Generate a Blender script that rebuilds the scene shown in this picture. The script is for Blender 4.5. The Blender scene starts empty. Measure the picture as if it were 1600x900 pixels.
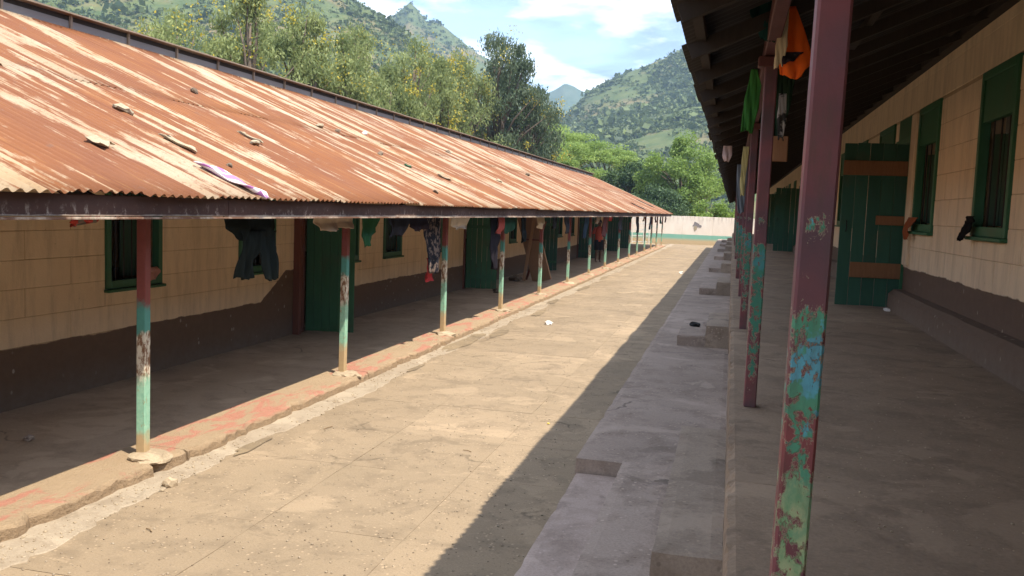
import bpy, bmesh, math, random
import numpy as np
from mathutils import Vector, Matrix, Euler
random.seed(7); RNG = np.random.default_rng(7)
R = math.radians
S = bpy.context.scene
COL = S.collection

# ------------------------------------------------------------------ camera
FPX, ROLL, VP = 1400.0, 0.0375, (1145.0, 338.0)
def cam_axes():
    Y = Vector(((VP[0]-800)/FPX, (VP[1]-450)/FPX, 1)).normalized()
    P2 = Vector(((VP[0]-1000-800)/FPX, (VP[1]-1000*ROLL-450)/FPX, 1))
    n = Y.cross(P2).normalized()
    if n.y > 0: n = -n
    X = Y.cross(n)
    if X.x < 0: X = -X
    return X, Y, n
ax = cam_axes()
CAMLOC = Vector((0, 0, 2.2))
rot = Matrix((ax[0], ax[1], ax[2])) @ Matrix(((1,0,0),(0,-1,0),(0,0,-1)))
cd = bpy.data.cameras.new('camera'); cam = bpy.data.objects.new('camera', cd); COL.objects.link(cam)
cam.matrix_world = Matrix.Translation(CAMLOC) @ rot.to_4x4()
cd.sensor_width = 36; cd.lens = 36*FPX/1600; cd.clip_start = 0.05; cd.clip_end = 20000
S.camera = cam

# ------------------------------------------------------------------ world, sun, exposure
SUN = Vector((0.42, -0.23, 1.0)).normalized()
EL = math.asin(SUN.z); AZ = math.atan2(SUN.x, SUN.y)
w = bpy.data.worlds.new('World'); S.world = w; w.use_nodes = True
nt = w.node_tree; nt.nodes.clear()
def wn(t, **k):
    n = nt.nodes.new(t)
    for a, b in k.items(): setattr(n, a, b)
    return n
sky = wn('ShaderNodeTexSky', sky_type='NISHITA', sun_disc=False, sun_elevation=EL, sun_rotation=AZ, altitude=900, air_density=1.0, dust_density=1.2, ozone_density=1.0)
tc = wn('ShaderNodeTexCoord'); sep = wn('ShaderNodeSeparateXYZ'); nt.links.new(tc.outputs['Generated'], sep.inputs[0])
den = wn('ShaderNodeMath', operation='ADD'); nt.links.new(sep.outputs[2], den.inputs[0]); den.inputs[1].default_value = 0.14
mx = wn('ShaderNodeMath', operation='MAXIMUM'); nt.links.new(den.outputs[0], mx.inputs[0]); mx.inputs[1].default_value = 0.05
dx = wn('ShaderNodeMath', operation='DIVIDE'); nt.links.new(sep.outputs[0], dx.inputs[0]); nt.links.new(mx.outputs[0], dx.inputs[1])
dy = wn('ShaderNodeMath', operation='DIVIDE'); nt.links.new(sep.outputs[1], dy.inputs[0]); nt.links.new(mx.outputs[0], dy.inputs[1])
cb = wn('ShaderNodeCombineXYZ'); nt.links.new(dx.outputs[0], cb.inputs[0]); nt.links.new(dy.outputs[0], cb.inputs[1]); cb.inputs[2].default_value = 3.7
n1 = wn('ShaderNodeTexNoise'); n1.inputs['Scale'].default_value = 1.6; n1.inputs['Detail'].default_value = 8; n1.inputs['Roughness'].default_value = 0.56; n1.inputs['Distortion'].default_value = 0.35
nt.links.new(cb.outputs[0], n1.inputs['Vector'])
r1 = wn('ShaderNodeValToRGB'); r1.color_ramp.elements[0].position = 0.46; r1.color_ramp.elements[1].position = 0.64
r1.color_ramp.elements[0].color = (0.62,0.62,0.62,1); r1.color_ramp.elements[1].color = (1,1,1,1)
nt.links.new(n1.outputs['Fac'], r1.inputs[0])
n2 = wn('ShaderNodeTexNoise'); n2.inputs['Scale'].default_value = 2.3; n2.inputs['Detail'].default_value = 7; n2.inputs['Roughness'].default_value = 0.55
nt.links.new(cb.outputs[0], n2.inputs['Vector'])
r2 = wn('ShaderNodeValToRGB'); r2.color_ramp.elements[0].position = 0.42; r2.color_ramp.elements[1].position = 0.57
r2.color_ramp.elements[0].color = (0.72,0.95,1.36,1); r2.color_ramp.elements[1].color = (3.2,3.15,3.1,1)
nt.links.new(n2.outputs['Fac'], r2.inputs[0])
mixs = wn('ShaderNodeMixRGB'); nt.links.new(r1.outputs[0], mixs.inputs[0]); nt.links.new(sky.outputs[0], mixs.inputs[1]); nt.links.new(r2.outputs[0], mixs.inputs[2])
bg = wn('ShaderNodeBackground'); bg.inputs[1].default_value = 0.15; nt.links.new(mixs.outputs[0], bg.inputs[0])
wo = wn('ShaderNodeOutputWorld'); nt.links.new(bg.outputs[0], wo.inputs[0])
sd = bpy.data.lights.new('sun', 'SUN'); sd.energy = 2.0; sd.angle = R(0.53); sd.color = (1.0, 0.92, 0.79)
so = bpy.data.objects.new('sun', sd); COL.objects.link(so); so.rotation_euler = SUN.to_track_quat('Z', 'Y').to_euler()
so.location = (10, -6, 30)
S.view_settings.view_transform = 'Standard'; S.view_settings.look = 'None'; S.view_settings.gamma = 1; S.view_settings.use_curve_mapping = False
S.view_settings.exposure = 2.2

# ------------------------------------------------------------------ material helper
class M:
    def __init__(s, name, rough=0.85):
        s.m = bpy.data.materials.new(name); s.m.use_nodes = True
        s.t = s.m.node_tree; s.b = s.t.nodes['Principled BSDF']; s.b.inputs['Roughness'].default_value = rough
        s.b.inputs['Specular IOR Level'].default_value = 0.3
    def n(s, typ, **k):
        q = s.t.nodes.new(typ)
        for a, b in k.items(): setattr(q, a, b)
        return q
    def set(s, sock, v):
        if isinstance(v, bpy.types.NodeSocket): s.t.links.new(v, sock)
        elif isinstance(v, (tuple, list)) and sock.type == 'RGBA': sock.default_value = (v[0], v[1], v[2], 1)
        else: sock.default_value = v
    def pos(s): return s.n('ShaderNodeNewGeometry').outputs['Position']
    def obj(s): return s.n('ShaderNodeTexCoord').outputs['Object']
    def rnd(s): return s.n('ShaderNodeObjectInfo').outputs['Random']
    def xyz(s, v):
        q = s.n('ShaderNodeSeparateXYZ'); s.set(q.inputs[0], v); return q.outputs
    def scale(s, v, sc, off=(0,0,0)):
        q = s.n('ShaderNodeMapping'); s.set(q.inputs[0], v); q.inputs['Scale'].default_value = sc; q.inputs['Location'].default_value = off; return q.outputs[0]
    def noise(s, v, sc, det=5, ro=0.6, dist=0.0):
        q = s.n('ShaderNodeTexNoise'); s.set(q.inputs['Vector'], v); q.inputs['Scale'].default_value = sc; q.inputs['Detail'].default_value = det
        q.inputs['Roughness'].default_value = ro; q.inputs['Distortion'].default_value = dist; return q.outputs['Fac']
    def voro(s, v, sc, feat='F1'):
        q = s.n('ShaderNodeTexVoronoi', feature=feat); s.set(q.inputs['Vector'], v); q.inputs['Scale'].default_value = sc; return q.outputs['Distance']
    def ramp(s, f, *st):
        q = s.n('ShaderNodeValToRGB'); s.set(q.inputs[0], f); e = q.color_ramp.elements
        while len(e) < len(st): e.new(0.5)
        for i, (p, c) in enumerate(st):
            e[i].position = p; e[i].color = (c, c, c, 1) if not isinstance(c, (tuple, list)) else (c[0], c[1], c[2], 1)
        return q.outputs[0]
    def mix(s, f, a, b, bt='MIX'):
        q = s.n('ShaderNodeMixRGB', blend_type=bt); s.set(q.inputs[0], f); s.set(q.inputs[1], a); s.set(q.inputs[2], b); return q.outputs[0]
    def math(s, op, a, b=0.0, clamp=False):
        q = s.n('ShaderNodeMath', operation=op, use_clamp=clamp); s.set(q.inputs[0], a); s.set(q.inputs[1], b); return q.outputs[0]
    def step(s, v, at, w):   # 0 below at, 1 above at+w
        q = s.n('ShaderNodeMapRange'); s.set(q.inputs[0], v); s.set(q.inputs[1], at); 
        if isinstance(at, bpy.types.NodeSocket): s.set(q.inputs[2], s.math('ADD', at, w))
        else: q.inputs[2].default_value = at + w
        return q.outputs[0]
    def col(s, c): s.set(s.b.inputs['Base Color'], c); return s
    def rough(s, c): s.set(s.b.inputs['Roughness'], c); return s
    def bump(s, h, dist=0.01, st=0.6):
        q = s.n('ShaderNodeBump'); s.set(q.inputs['Height'], h); q.inputs['Distance'].default_value = dist; q.inputs['Strength'].default_value = st
        s.t.links.new(q.outputs[0], s.b.inputs['Normal']); return s

def simple(name, c, rough=0.85, var=0.25, sc=6.0, bump=0.004):
    m = M(name, rough); p = m.obj(); f = m.noise(p, sc, 6)
    m.col(m.mix(f, tuple(x*(1-var) for x in c), tuple(min(1, x*(1+var)) for x in c))); m.bump(m.noise(p, sc*6, 4), bump, 0.5)
    return m.m

def mk_slab(name, a, b, dirt, fine=1.0):
    m = M(name, 0.92); p = m.pos()
    big = m.noise(p, 0.55, 6, 0.62); mid = m.noise(p, 3.2, 6, 0.65, 0.3); tiny = m.noise(p, 75, 3, 0.7)
    c = m.mix(m.ramp(big, (0.33, 0), (0.68, 1)), a, b)
    c = m.mix(m.ramp(mid, (0.47, 0), (0.68, 0.75)), c, dirt)
    vo = m.voro(p, 20)
    c = m.mix(m.math('MULTIPLY', m.ramp(vo, (0.13, 1), (0.22, 0)), m.math('MULTIPLY', m.ramp(mid, (0.42, 0), (0.56, 0.75)), fine)), c, tuple(min(1, x*1.55) for x in a))
    c = m.mix(m.math('MULTIPLY', m.ramp(m.voro(m.scale(p, (1,1,1), (3,1,0)), 17), (0.10, 1), (0.2, 0)), m.math('MULTIPLY', m.ramp(mid, (0.4, 0), (0.6, 0.7)), fine)), c, tuple(x*0.4 for x in dirt))
    c = m.mix(m.ramp(tiny, (0.3, 0.35), (0.6, 0)), c, tuple(x*0.6 for x in dirt))
    wv = m.n('ShaderNodeVectorMath', operation='ADD'); m.set(wv.inputs[0], p)
    nz = m.n('ShaderNodeTexNoise'); m.set(nz.inputs['Vector'], p); nz.inputs['Scale'].default_value = 2.0; nz.inputs['Detail'].default_value = 5
    sc_ = m.n('ShaderNodeVectorMath', operation='SCALE'); m.set(sc_.inputs[0], nz.outputs['Color']); sc_.inputs['Scale'].default_value = 0.55; m.set(wv.inputs[1], sc_.outputs[0])
    crack = m.ramp(m.voro(wv.outputs[0], 0.75, 'DISTANCE_TO_EDGE'), (0.004, 1), (0.011, 0))
    crack = m.math('MULTIPLY', crack, m.ramp(m.noise(p, 0.9, 4), (0.54, 0), (0.62, 0.7)))
    c = m.mix(crack, c, tuple(x*0.3 for x in dirt))
    blot = m.noise(m.scale(p, (1,1,1), (11,4,2)), 1.15, 7, 0.66, 0.4)
    c = m.mix(m.ramp(blot, (0.56, 0), (0.60, 0.45)), c, tuple(min(1, x*1.22) for x in a))
    c = m.mix(m.ramp(blot, (0.36, 0.5), (0.40, 0)), c, tuple(x*0.75 for x in dirt))
    r = m.rnd(); c = m.mix(m.math('MULTIPLY', r, 0.3), c, tuple(x*0.6 for x in b))
    m.col(c); m.bump(m.math('ADD', m.math('MULTIPLY', mid, 1.6), m.math('MULTIPLY', tiny, 0.25)), 0.012, 0.55)
    return m.m
MAT = {}
MAT['slab'] = mk_slab('dusty_concrete', (0.317,0.236,0.152), (0.258,0.194,0.124), (0.186,0.138,0.090))
MAT['apron'] = mk_slab('apron_cement', (0.421,0.328,0.266), (0.296,0.224,0.177), (0.195,0.142,0.106), 0.8)  # the apron's own grey-brown cement
MAT['apron_pale'] = mk_slab('pale_worn_cement', (0.468,0.363,0.305), (0.359,0.274,0.224), (0.226,0.167,0.131), 0.4)
MAT['apron_brown'] = mk_slab('brown_worn_cement', (0.378,0.293,0.221), (0.297,0.225,0.167), (0.198,0.144,0.104), 0.7)
MAT['pale_cement'] = mk_slab('pale_cement', (0.387,0.320,0.234), (0.315,0.248,0.176), (0.234,0.176,0.117), 0.7)
MAT['mound'] = mk_slab('crumbling_cement', (0.437,0.343,0.234), (0.359,0.281,0.187), (0.257,0.195,0.125), 0.6)
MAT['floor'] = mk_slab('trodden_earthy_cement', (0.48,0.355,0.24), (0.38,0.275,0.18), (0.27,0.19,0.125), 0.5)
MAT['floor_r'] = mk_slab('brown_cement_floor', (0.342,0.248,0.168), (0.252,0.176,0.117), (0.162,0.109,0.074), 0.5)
MAT['soil'] = mk_slab('dry_soil', (0.36,0.27,0.17), (0.27,0.2,0.12), (0.17,0.14,0.08))
MAT['damp'] = mk_slab('damp_concrete', (0.25,0.185,0.11), (0.20,0.15,0.095), (0.14,0.105,0.07), 0.3)
def mk_kerb():
    m = M('worn_red_kerb', 0.88); p = m.pos()
    f = m.noise(m.scale(p, (1.6, 0.55, 1)), 3.4, 7, 0.68, 0.6); big = m.noise(p, 0.45, 3)
    red = m.mix(m.noise(p, 9, 5), (0.33,0.12,0.08), (0.44,0.19,0.135))
    base = m.mix(m.noise(p, 5, 6), (0.372,0.270,0.167), (0.288,0.205,0.126))
    k = m.ramp(m.math('ADD', f, m.math('MULTIPLY', big, 0.45)), (0.735, 0), (0.80, 0.8))
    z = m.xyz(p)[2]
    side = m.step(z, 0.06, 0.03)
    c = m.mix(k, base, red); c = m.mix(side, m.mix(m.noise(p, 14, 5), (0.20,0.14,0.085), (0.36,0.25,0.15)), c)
    m.col(c); m.bump(m.noise(p, 26, 7, 0.7), 0.03, 0.9); return m.m
MAT['kerb'] = mk_kerb()
def mk_wall(name, cream_a, cream_b, dado, dz, left):
    m = M(name, 0.9); p = m.pos(); x, y, z = m.xyz(p)
    f = m.noise(p, 1.7, 7, 0.65); g = m.noise(p, 11, 6, 0.7)
    c = m.mix(m.ramp(f, (0.3, 0), (0.7, 1)), cream_a, cream_b)
    c = m.mix(m.ramp(m.noise(m.scale(p, (1, 2.2, 0.35)), 3.0, 6, 0.7), (0.46, 0), (0.72, 0.6)), c, tuple(v*0.62 for v in cream_b))
    c = m.mix(m.ramp(m.voro(p, 7), (0.02, 0.7), (0.055, 0)), c, (0.16,0.12,0.08))
    ed = m.math('ADD', m.math('MULTIPLY', m.math('SUBTRACT', m.noise(p, 7, 6), 0.5), 0.05), m.math('MULTIPLY', m.math('SUBTRACT', m.noise(p, 0.9, 3), 0.5), 0.10))
    h = m.math('ADD', z, ed)
    if left:   # paint swept up beside the first door
        ramp_ = m.math('MULTIPLY', m.step(y, 11.72, 0.75), 0.42); cut = m.math('SUBTRACT', 1.0, m.step(y, 12.75, 0.02))
        h = m.math('SUBTRACT', h, m.math('MULTIPLY', ramp_, cut))
    k = m.math('SUBTRACT', 1.0, m.step(h, dz, 0.012))
    dd = m.mix(g, tuple(v*0.8 for v in dado), tuple(v*1.35 for v in dado))
    spl = m.math('MULTIPLY', m.ramp(m.voro(m.scale(p, (1, 1, 0.7)), 8), (0.10, 1), (0.15, 0)), m.ramp(m.noise(p, 1.3, 3), (0.45, 0), (0.62, 1)))
    dd = m.mix(spl, dd, (0.42,0.36,0.28))
    low = m.step(z, dz-0.62, 0.35)
    dd = m.mix(m.math('MULTIPLY', m.math('SUBTRACT', 1.0, low), m.ramp(g, (0.3, 0.3), (0.7, 0.9))), dd, (0.17,0.135,0.105))
    m.col(m.mix(k, c, dd)); m.bump(m.math('ADD', g, m.noise(p, 60, 3)), 0.006, 0.5); return m.m
MAT['wall_l'] = mk_wall('cream_block_paint', (0.78,0.62,0.42), (0.70,0.54,0.35), (0.135,0.084,0.052), 0.69, True)
MAT['wall_r'] = mk_wall('cream_block_paint_right', (0.77,0.61,0.42), (0.69,0.53,0.355), (0.13,0.085,0.06), 1.62, False)  # right wall's own cream, a touch deeper than the left, higher dado
MAT['mort_l'] = mk_wall('dirty_mortar', (0.56,0.41,0.245), (0.46,0.335,0.20), (0.135,0.084,0.052), 0.69, True)
MAT['mort_r'] = mk_wall('dirty_mortar_right', (0.52,0.38,0.24), (0.44,0.32,0.20), (0.13,0.085,0.06), 1.62, False)  # right wall's mortar, slightly deeper in tone than the left
MAT['room'] = simple('dim_room_plaster', (0.10,0.085,0.07))
def mk_green(name, a, b):
    m = M(name, 0.6); p = m.obj(); f = m.noise(m.scale(p, (6, 6, 0.8)), 4, 6, 0.65); g = m.noise(p, 2.2, 5)
    c = m.mix(f, a, b); c = m.mix(m.ramp(g, (0.55, 0), (0.75, 0.5)), c, (0.10,0.085,0.05))
    c = m.mix(m.math('MULTIPLY', m.rnd(), 0.35), c, tuple(v*0.55 for v in a))
    m.col(c); m.bump(f, 0.004, 0.6); return m.m
MAT['green'] = mk_green('green_gloss_paint', (0.028,0.11,0.052), (0.05,0.165,0.08))
MAT['green_dk'] = mk_green('dark_green_paint', (0.02,0.08,0.052), (0.038,0.12,0.076))
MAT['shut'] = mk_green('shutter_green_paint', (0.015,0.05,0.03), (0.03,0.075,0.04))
def mk_wood(name, a, b):
    m = M(name, 0.8); p = m.obj(); f = m.noise(m.scale(p, (9, 9, 0.9)), 5, 6, 0.65, 0.4)
    m.col(m.mix(f, a, b)); m.bump(f, 0.004, 0.5); return m.m
MAT['wood'] = mk_wood('bare_brown_wood', (0.17,0.075,0.035), (0.30,0.15,0.07))
MAT['jamb'] = mk_wood('red_brown_painted_wood', (0.13,0.045,0.03), (0.20,0.075,0.05))
MAT['ply'] = mk_wood('stained_plywood', (0.26,0.15,0.08), (0.36,0.22,0.12))
MAT['dark_wood'] = mk_wood('sooty_rafter_wood', (0.022,0.018,0.016), (0.05,0.038,0.03))
def mk_roof():
    m = M('rusted_corrugated_iron', 0.75); p = m.pos(); x, y, z = m.xyz(p)
    # down-slope streaks: fine across the ridge direction (y), long down the slope
    def q(off, ysc, slo): return m.scale(p, (slo, ysc, slo), off)
    bands = m.noise(q((0,0,0), 1.55, 0.16), 1.0, 4, 0.6)
    st = m.noise(q((4,2,0), 9, 0.42), 1.0, 7, 0.68)
    st2 = m.noise(q((1,7,0), 26, 0.9), 1.0, 6, 0.7)
    pt = m.noise(p, 1.15, 6, 0.62)
    k = m.math('ADD', m.math('MULTIPLY', bands, 1.25), m.math('ADD', m.math('MULTIPLY', st, 0.55), m.math('MULTIPLY', pt, 0.5)))
    k = m.math('ADD', k, m.math('ADD', m.math('MULTIPLY', st2, 0.45), m.math('MULTIPLY', m.noise(q((3,3,1), 22, 6), 1.0, 5, 0.75), 0.22)))
    far = m.math('MULTIPLY', m.step(y, 12.0, 40.0), 0.05)
    pale = m.ramp(m.math('SUBTRACT', k, far), (0.0, 0), (1.0, 1))
    k2 = m.step(m.math('SUBTRACT', k, far), 1.495, 0.07)
    rust = m.mix(m.ramp(st, (0.3, 0), (0.7, 1)), (0.153,0.052,0.018), (0.240,0.093,0.030))
    rust = m.mix(m.ramp(pt, (0.35, 0), (0.7, 0.8)), rust, (0.138,0.048,0.022))
    rust = m.mix(m.ramp(st2, (0.56, 0), (0.68, 0.6)), rust, (0.326,0.161,0.058))
    pc = m.mix(m.ramp(pt, (0.3, 0), (0.65, 1)), (0.337,0.239,0.138), (0.410,0.338,0.244))
    pc = m.mix(m.ramp(st2, (0.5, 0), (0.72, 0.75)), pc, (0.36,0.20,0.10))
    pc = m.mix(m.ramp(m.noise(p, 22, 5, 0.7), (0.56, 0), (0.66, 0.7)), pc, (0.23,0.15,0.09))
    c = m.mix(k2, rust, pc)
    c = m.mix(m.ramp(m.noise(p, 3.1, 7, 0.7), (0.62, 0), (0.7, 0.7)), c, (0.14,0.075,0.05))
    c = m.mix(m.math('MULTIPLY', m.rnd(), 0.34), c, (0.16,0.065,0.034))
    m.col(c); m.bump(m.noise(p, 40, 5, 0.7), 0.006, 0.4); return m.m
MAT['roof'] = mk_roof()
MAT['dark_iron'] = simple('sooty_iron_sheet', (0.035,0.03,0.028), 0.7, 0.4, 3)
MAT['ridge_grey'] = simple('grey_galvanised_flashing', (0.21,0.19,0.19), 0.6, 0.2, 2)
MAT['ridge_rust'] = simple('brown_rusty_cap', (0.24,0.18,0.135), 0.75, 0.35, 3)
def mk_fascia():
    m = M('stained_fascia_board', 0.8); p = m.pos(); x, y, z = m.xyz(p)
    f = m.noise(m.scale(p, (1, 2, 5)), 3, 6, 0.65)
    c = m.mix(f, (0.045,0.024,0.02), (0.10,0.05,0.038))
    sp = m.math('MULTIPLY', m.ramp(m.noise(m.scale(p, (1, 8, 5)), 2.2, 6, 0.75), (0.55, 0), (0.66, 1)), m.math('SUBTRACT', 1.0, m.step(z, 2.05, 0.10)))
    c = m.mix(m.math('MULTIPLY', sp, 0.8), c, (0.5,0.43,0.36))
    ed = m.math('SUBTRACT', 1.0, m.step(m.math('ADD', z, m.math('MULTIPLY', m.noise(p, 7, 5), 0.02)), 2.062, 0.008))
    c = m.mix(m.math('MULTIPLY', ed, m.ramp(m.noise(m.scale(p, (1,1.5,1)), 2, 5, 0.7), (0.3, 0.15), (0.6, 0.95))), c, (0.52,0.44,0.36))
    m.col(c); m.bump(f, 0.004, 0.5); return m.m
MAT['fascia'] = mk_fascia()
def mk_batten():
    m = M('spattered_batten', 0.85); p = m.pos(); f = m.noise(m.scale(p, (1, 1.4, 1)), 2.6, 7, 0.75)
    m.col(m.mix(m.ramp(f, (0.44, 0), (0.6, 1)), (0.16,0.085,0.055), (0.46,0.37,0.29))); return m.m
MAT['batten'] = mk_batten()
def mk_postL():
    m = M('peeling_post_paint', 0.65); p = m.obj(); x, y, z = m.xyz(p); r = m.rnd()
    wob = m.math('MULTIPLY', m.math('SUBTRACT', m.noise(p, 8, 5), 0.5), 0.35)
    h = m.math('ADD', m.math('ADD', z, wob), m.math('MULTIPLY', m.math('SUBTRACT', r, 0.5), 0.25))
    f = m.noise(p, 22, 6, 0.7); f2 = m.noise(m.scale(p, (1,1,0.4)), 30, 5, 0.7)
    red = m.mix(f, (0.15,0.035,0.03), (0.24,0.07,0.055))
    teal = m.mix(f, (0.055,0.20,0.17), (0.10,0.30,0.24))
    rw = m.mix(m.ramp(f2, (0.44, 0), (0.54, 1)), (0.20,0.10,0.05), (0.62,0.56,0.44))
    mint = m.mix(m.ramp(f, (0.3, 0), (0.7, 1)), (0.20,0.42,0.29), (0.34,0.56,0.40))
    mint = m.mix(m.ramp(f2, (0.58, 0), (0.66, 0.8)), mint, (0.30,0.19,0.10))
    dust = m.mix(f, (0.40,0.27,0.14), (0.50,0.37,0.21))
    c = m.mix(m.step(h, 0.20, 0.12), dust, mint); c = m.mix(m.step(h, 0.68, 0.10), c, rw); c = m.mix(m.step(h, 1.08, 0.05), c, teal); c = m.mix(m.step(h, 1.28, 0.08), c, red)
    m.col(c); m.bump(f2, 0.003, 0.6); return m.m
MAT['post_l'] = mk_postL()
def mk_postR(front):
    m = M('flaking_post_paint', 0.55); p = m.obj(); x, y, z = m.xyz(p)
    pp = m.scale(p, (1, 1, 0.62))
    f = m.math('ADD', m.math('MULTIPLY', m.noise(pp, 19, 9, 0.76, 0.3), 0.93), m.math('MULTIPLY', m.voro(m.scale(p, (1,1,0.8), (1,2,3)), 46), 0.07)); g = m.noise(pp, 34, 5, 0.7, 0.4); big = m.noise(m.scale(p, (1,1,1), (2,5,1)), 5, 4)
    r = m.rnd()
    red = m.mix(m.ramp(big, (0.3, 0), (0.7, 1)), (0.115,0.045,0.05), (0.26,0.065,0.065))
    red = m.mix(m.math('MULTIPLY', m.ramp(m.noise(p, 2.1, 4), (0.4, 0), (0.6, 0.7)), 1.0), red, (0.085,0.06,0.075))
    blue = m.mix(g, (0.06,0.27,0.36), (0.15,0.46,0.55)); green = m.mix(g, (0.05,0.22,0.13), (0.11,0.34,0.21)); lime = m.mix(m.ramp(g, (0.35, 0), (0.65, 1)), (0.18,0.33,0.16), (0.44,0.46,0.25))
    if not front: blue = m.mix(g, (0.04,0.19,0.20), (0.07,0.28,0.27)); green = m.mix(g, (0.03,0.16,0.11), (0.06,0.24,0.16)); lime = green
    zz = m.math('ADD', z, m.math('MULTIPLY', m.math('SUBTRACT', big, 0.5), 0.5))
    pc = m.mix(m.step(zz, 0.76, 0.08), m.mix(m.step(zz, 0.58, 0.10), lime, m.mix(m.ramp(f, (0.45, 0), (0.52, 1)), green, lime)), m.mix(m.ramp(m.noise(m.scale(p, (1,1,0.7), (7,1,3)), 16, 4), (0.46, 0), (0.5, 1)), blue, green))
    # amount of surviving paint by height on the post
    amt = m.ramp(m.math('DIVIDE', z, 2.1), (0.0, 0.30), (0.10, 0.50), (0.25, 0.585), (0.315, 0.565), (0.345, 0.49), (0.38, 0.555), (0.462, 0.555), (0.478, 0.42), (0.55, 0.43), (0.60, 0.28))
    amt2 = m.math('ADD', amt, m.math('MULTIPLY', m.math('SUBTRACT', r, 0.5), 0.10))
    ax_ = m.math('MAXIMUM', m.math('ABSOLUTE', x), 0.0)
    amt2 = m.math('SUBTRACT', amt2, m.math('MULTIPLY', m.step(ax_, 0.017, 0.013), 0.06))
    k = m.step(m.math('SUBTRACT', amt2, f), 0.0, 0.012)
    edge = m.math('MULTIPLY', m.step(m.math('SUBTRACT', amt2, f), -0.018, 0.006), m.math('SUBTRACT', 1.0, k))
    c = m.mix(k, red, pc); c = m.mix(m.math('MULTIPLY', edge, 0.8), c, (0.46,0.40,0.27))
    gr = m.ramp(m.noise(m.scale(p, (1.5, 1.5, 0.3)), 9, 6, 0.7), (0.5, 0), (0.72, 0.7)); c = m.mix(gr, c, (0.09,0.06,0.045))
    scr = m.math('MULTIPLY', k, m.ramp(g, (0.60, 0), (0.64, 1)))
    c = m.mix(scr, c, (0.22,0.055,0.045))
    m.col(c); m.bump(m.math('ADD', k, m.math('MULTIPLY', g, 0.3)), 0.004, 0.9); return m.m
MAT['post_r'] = mk_postR(True); MAT['post_r2'] = mk_postR(False)
MAT['beam_r'] = simple('dull_red_steel', (0.10,0.035,0.035), 0.6, 0.3)
MAT['stone'] = simple('rough_stone', (0.36,0.30,0.21), 0.95, 0.35, 9, 0.02)
MAT['stone_dk'] = simple('dark_stone', (0.16,0.12,0.085), 0.95, 0.35, 9, 0.02)
MAT['bark'] = simple('grey_brown_bark', (0.13,0.10,0.075), 0.95, 0.35, 5, 0.02)
MAT['white_metal'] = simple('white_painted_metal', (0.7,0.7,0.66), 0.5, 0.1)
MAT['black'] = simple('black_rubber', (0.012,0.012,0.012), 0.7)
MAT['paper'] = simple('white_paper', (0.75,0.72,0.68), 0.9, 0.1)
MAT['twig'] = simple('dry_leaf', (0.16,0.10,0.05), 0.9)
MAT['yellow'] = simple('yellow_petal', (0.7,0.52,0.08), 0.7)
MAT['skin'] = simple('brown_skin', (0.10,0.05,0.03), 0.55, 0.1)
MAT['hair'] = simple('black_hair', (0.01,0.009,0.008), 0.8)
def mk_farwall():
    m = M('whitewash_with_turquoise_foot', 0.88); p = m.pos(); x, y, z = m.xyz(p)
    f = m.noise(m.scale(p, (1, 1, 0.35)), 1.6, 7, 0.68)
    c = m.mix(m.ramp(f, (0.3, 0), (0.7, 1)), (0.801,0.730,0.636), (0.684,0.589,0.494))
    hz = m.math('ADD', z, m.math('MULTIPLY', m.noise(p, 3, 5), 0.05))
    top = m.math('MULTIPLY', m.step(z, 1.45, 0.6), m.ramp(m.noise(m.scale(p, (2.4, 1, 0.5)), 2, 6, 0.7), (0.46, 0), (0.66, 0.85)))
    c = m.mix(top, c, (0.33,0.27,0.22))
    teal = m.mix(f, (0.16,0.38,0.30), (0.24,0.45,0.35))
    c = m.mix(m.math('SUBTRACT', 1.0, m.step(hz, 0.73, 0.03)), c, teal)
    c = m.mix(m.math('SUBTRACT', 1.0, m.step(hz, 0.28, 0.22)), c, (0.50,0.38,0.23))
    m.col(c); m.bump(m.noise(p, 9, 6), 0.02, 0.5); return m.m
MAT['farwall'] = mk_farwall()
def mk_hill(name, a, b, soil):
    m = M(name, 0.95); p = m.pos()
    f = m.noise(p, 0.03, 8, 0.62); g = m.noise(p, 0.16, 7, 0.68)
    c = m.mix(m.ramp(g, (0.38, 0), (0.62, 1)), a, b)
    c = m.mix(m.ramp(f, (0.5, 0), (0.66, 0.75)), c, soil)
    m.col(c); return m.m
MAT['hill'] = mk_hill('scrubby_hillside', (0.048,0.076,0.023), (0.094,0.113,0.036), (0.192,0.130,0.067))
MAT['hill_far'] = mk_hill('distant_hillside', (0.04,0.07,0.035), (0.07,0.10,0.05), (0.09,0.11,0.06))
def mk_leaf(name, a, b, trans=0.25):
    m = M(name, 0.6); at = m.n('ShaderNodeAttribute', attribute_name='tone').outputs['Fac']
    c = m.mix(at, a, b); m.col(c)
    tr = m.n('ShaderNodeBsdfTranslucent'); m.set(tr.inputs[0], m.mix(0.5, c, tuple(min(1, v*1.6) for v in b)))
    mx_ = m.n('ShaderNodeMixShader'); mx_.inputs[0].default_value = trans
    m.t.links.new(m.b.outputs[0], mx_.inputs[1]); m.t.links.new(tr.outputs[0], mx_.inputs[2])
    m.t.links.new(mx_.outputs[0], m.t.nodes['Material Output'].inputs[0]); return m.m
MAT['leaf_grey'] = mk_leaf('grey_green_leaves', (0.073,0.113,0.035), (0.280,0.318,0.124), 0.35)
MAT['leaf_dark'] = mk_leaf('dark_drooping_leaves', (0.04,0.07,0.034), (0.12,0.155,0.085), 0.3)
MAT['leaf_acacia'] = mk_leaf('acacia_leaves', (0.11,0.185,0.04), (0.29,0.38,0.10), 0.4)
MAT['leaf_bright'] = mk_leaf('bright_green_leaves', (0.085,0.15,0.028), (0.22,0.31,0.07), 0.35)
MAT['leaf_deep'] = mk_leaf('deep_green_leaves', (0.025,0.055,0.02), (0.08,0.13,0.05))
MAT['flower'] = mk_leaf('yellow_blossom', (0.240,0.221,0.027), (0.480,0.391,0.054), 0.3)
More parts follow.
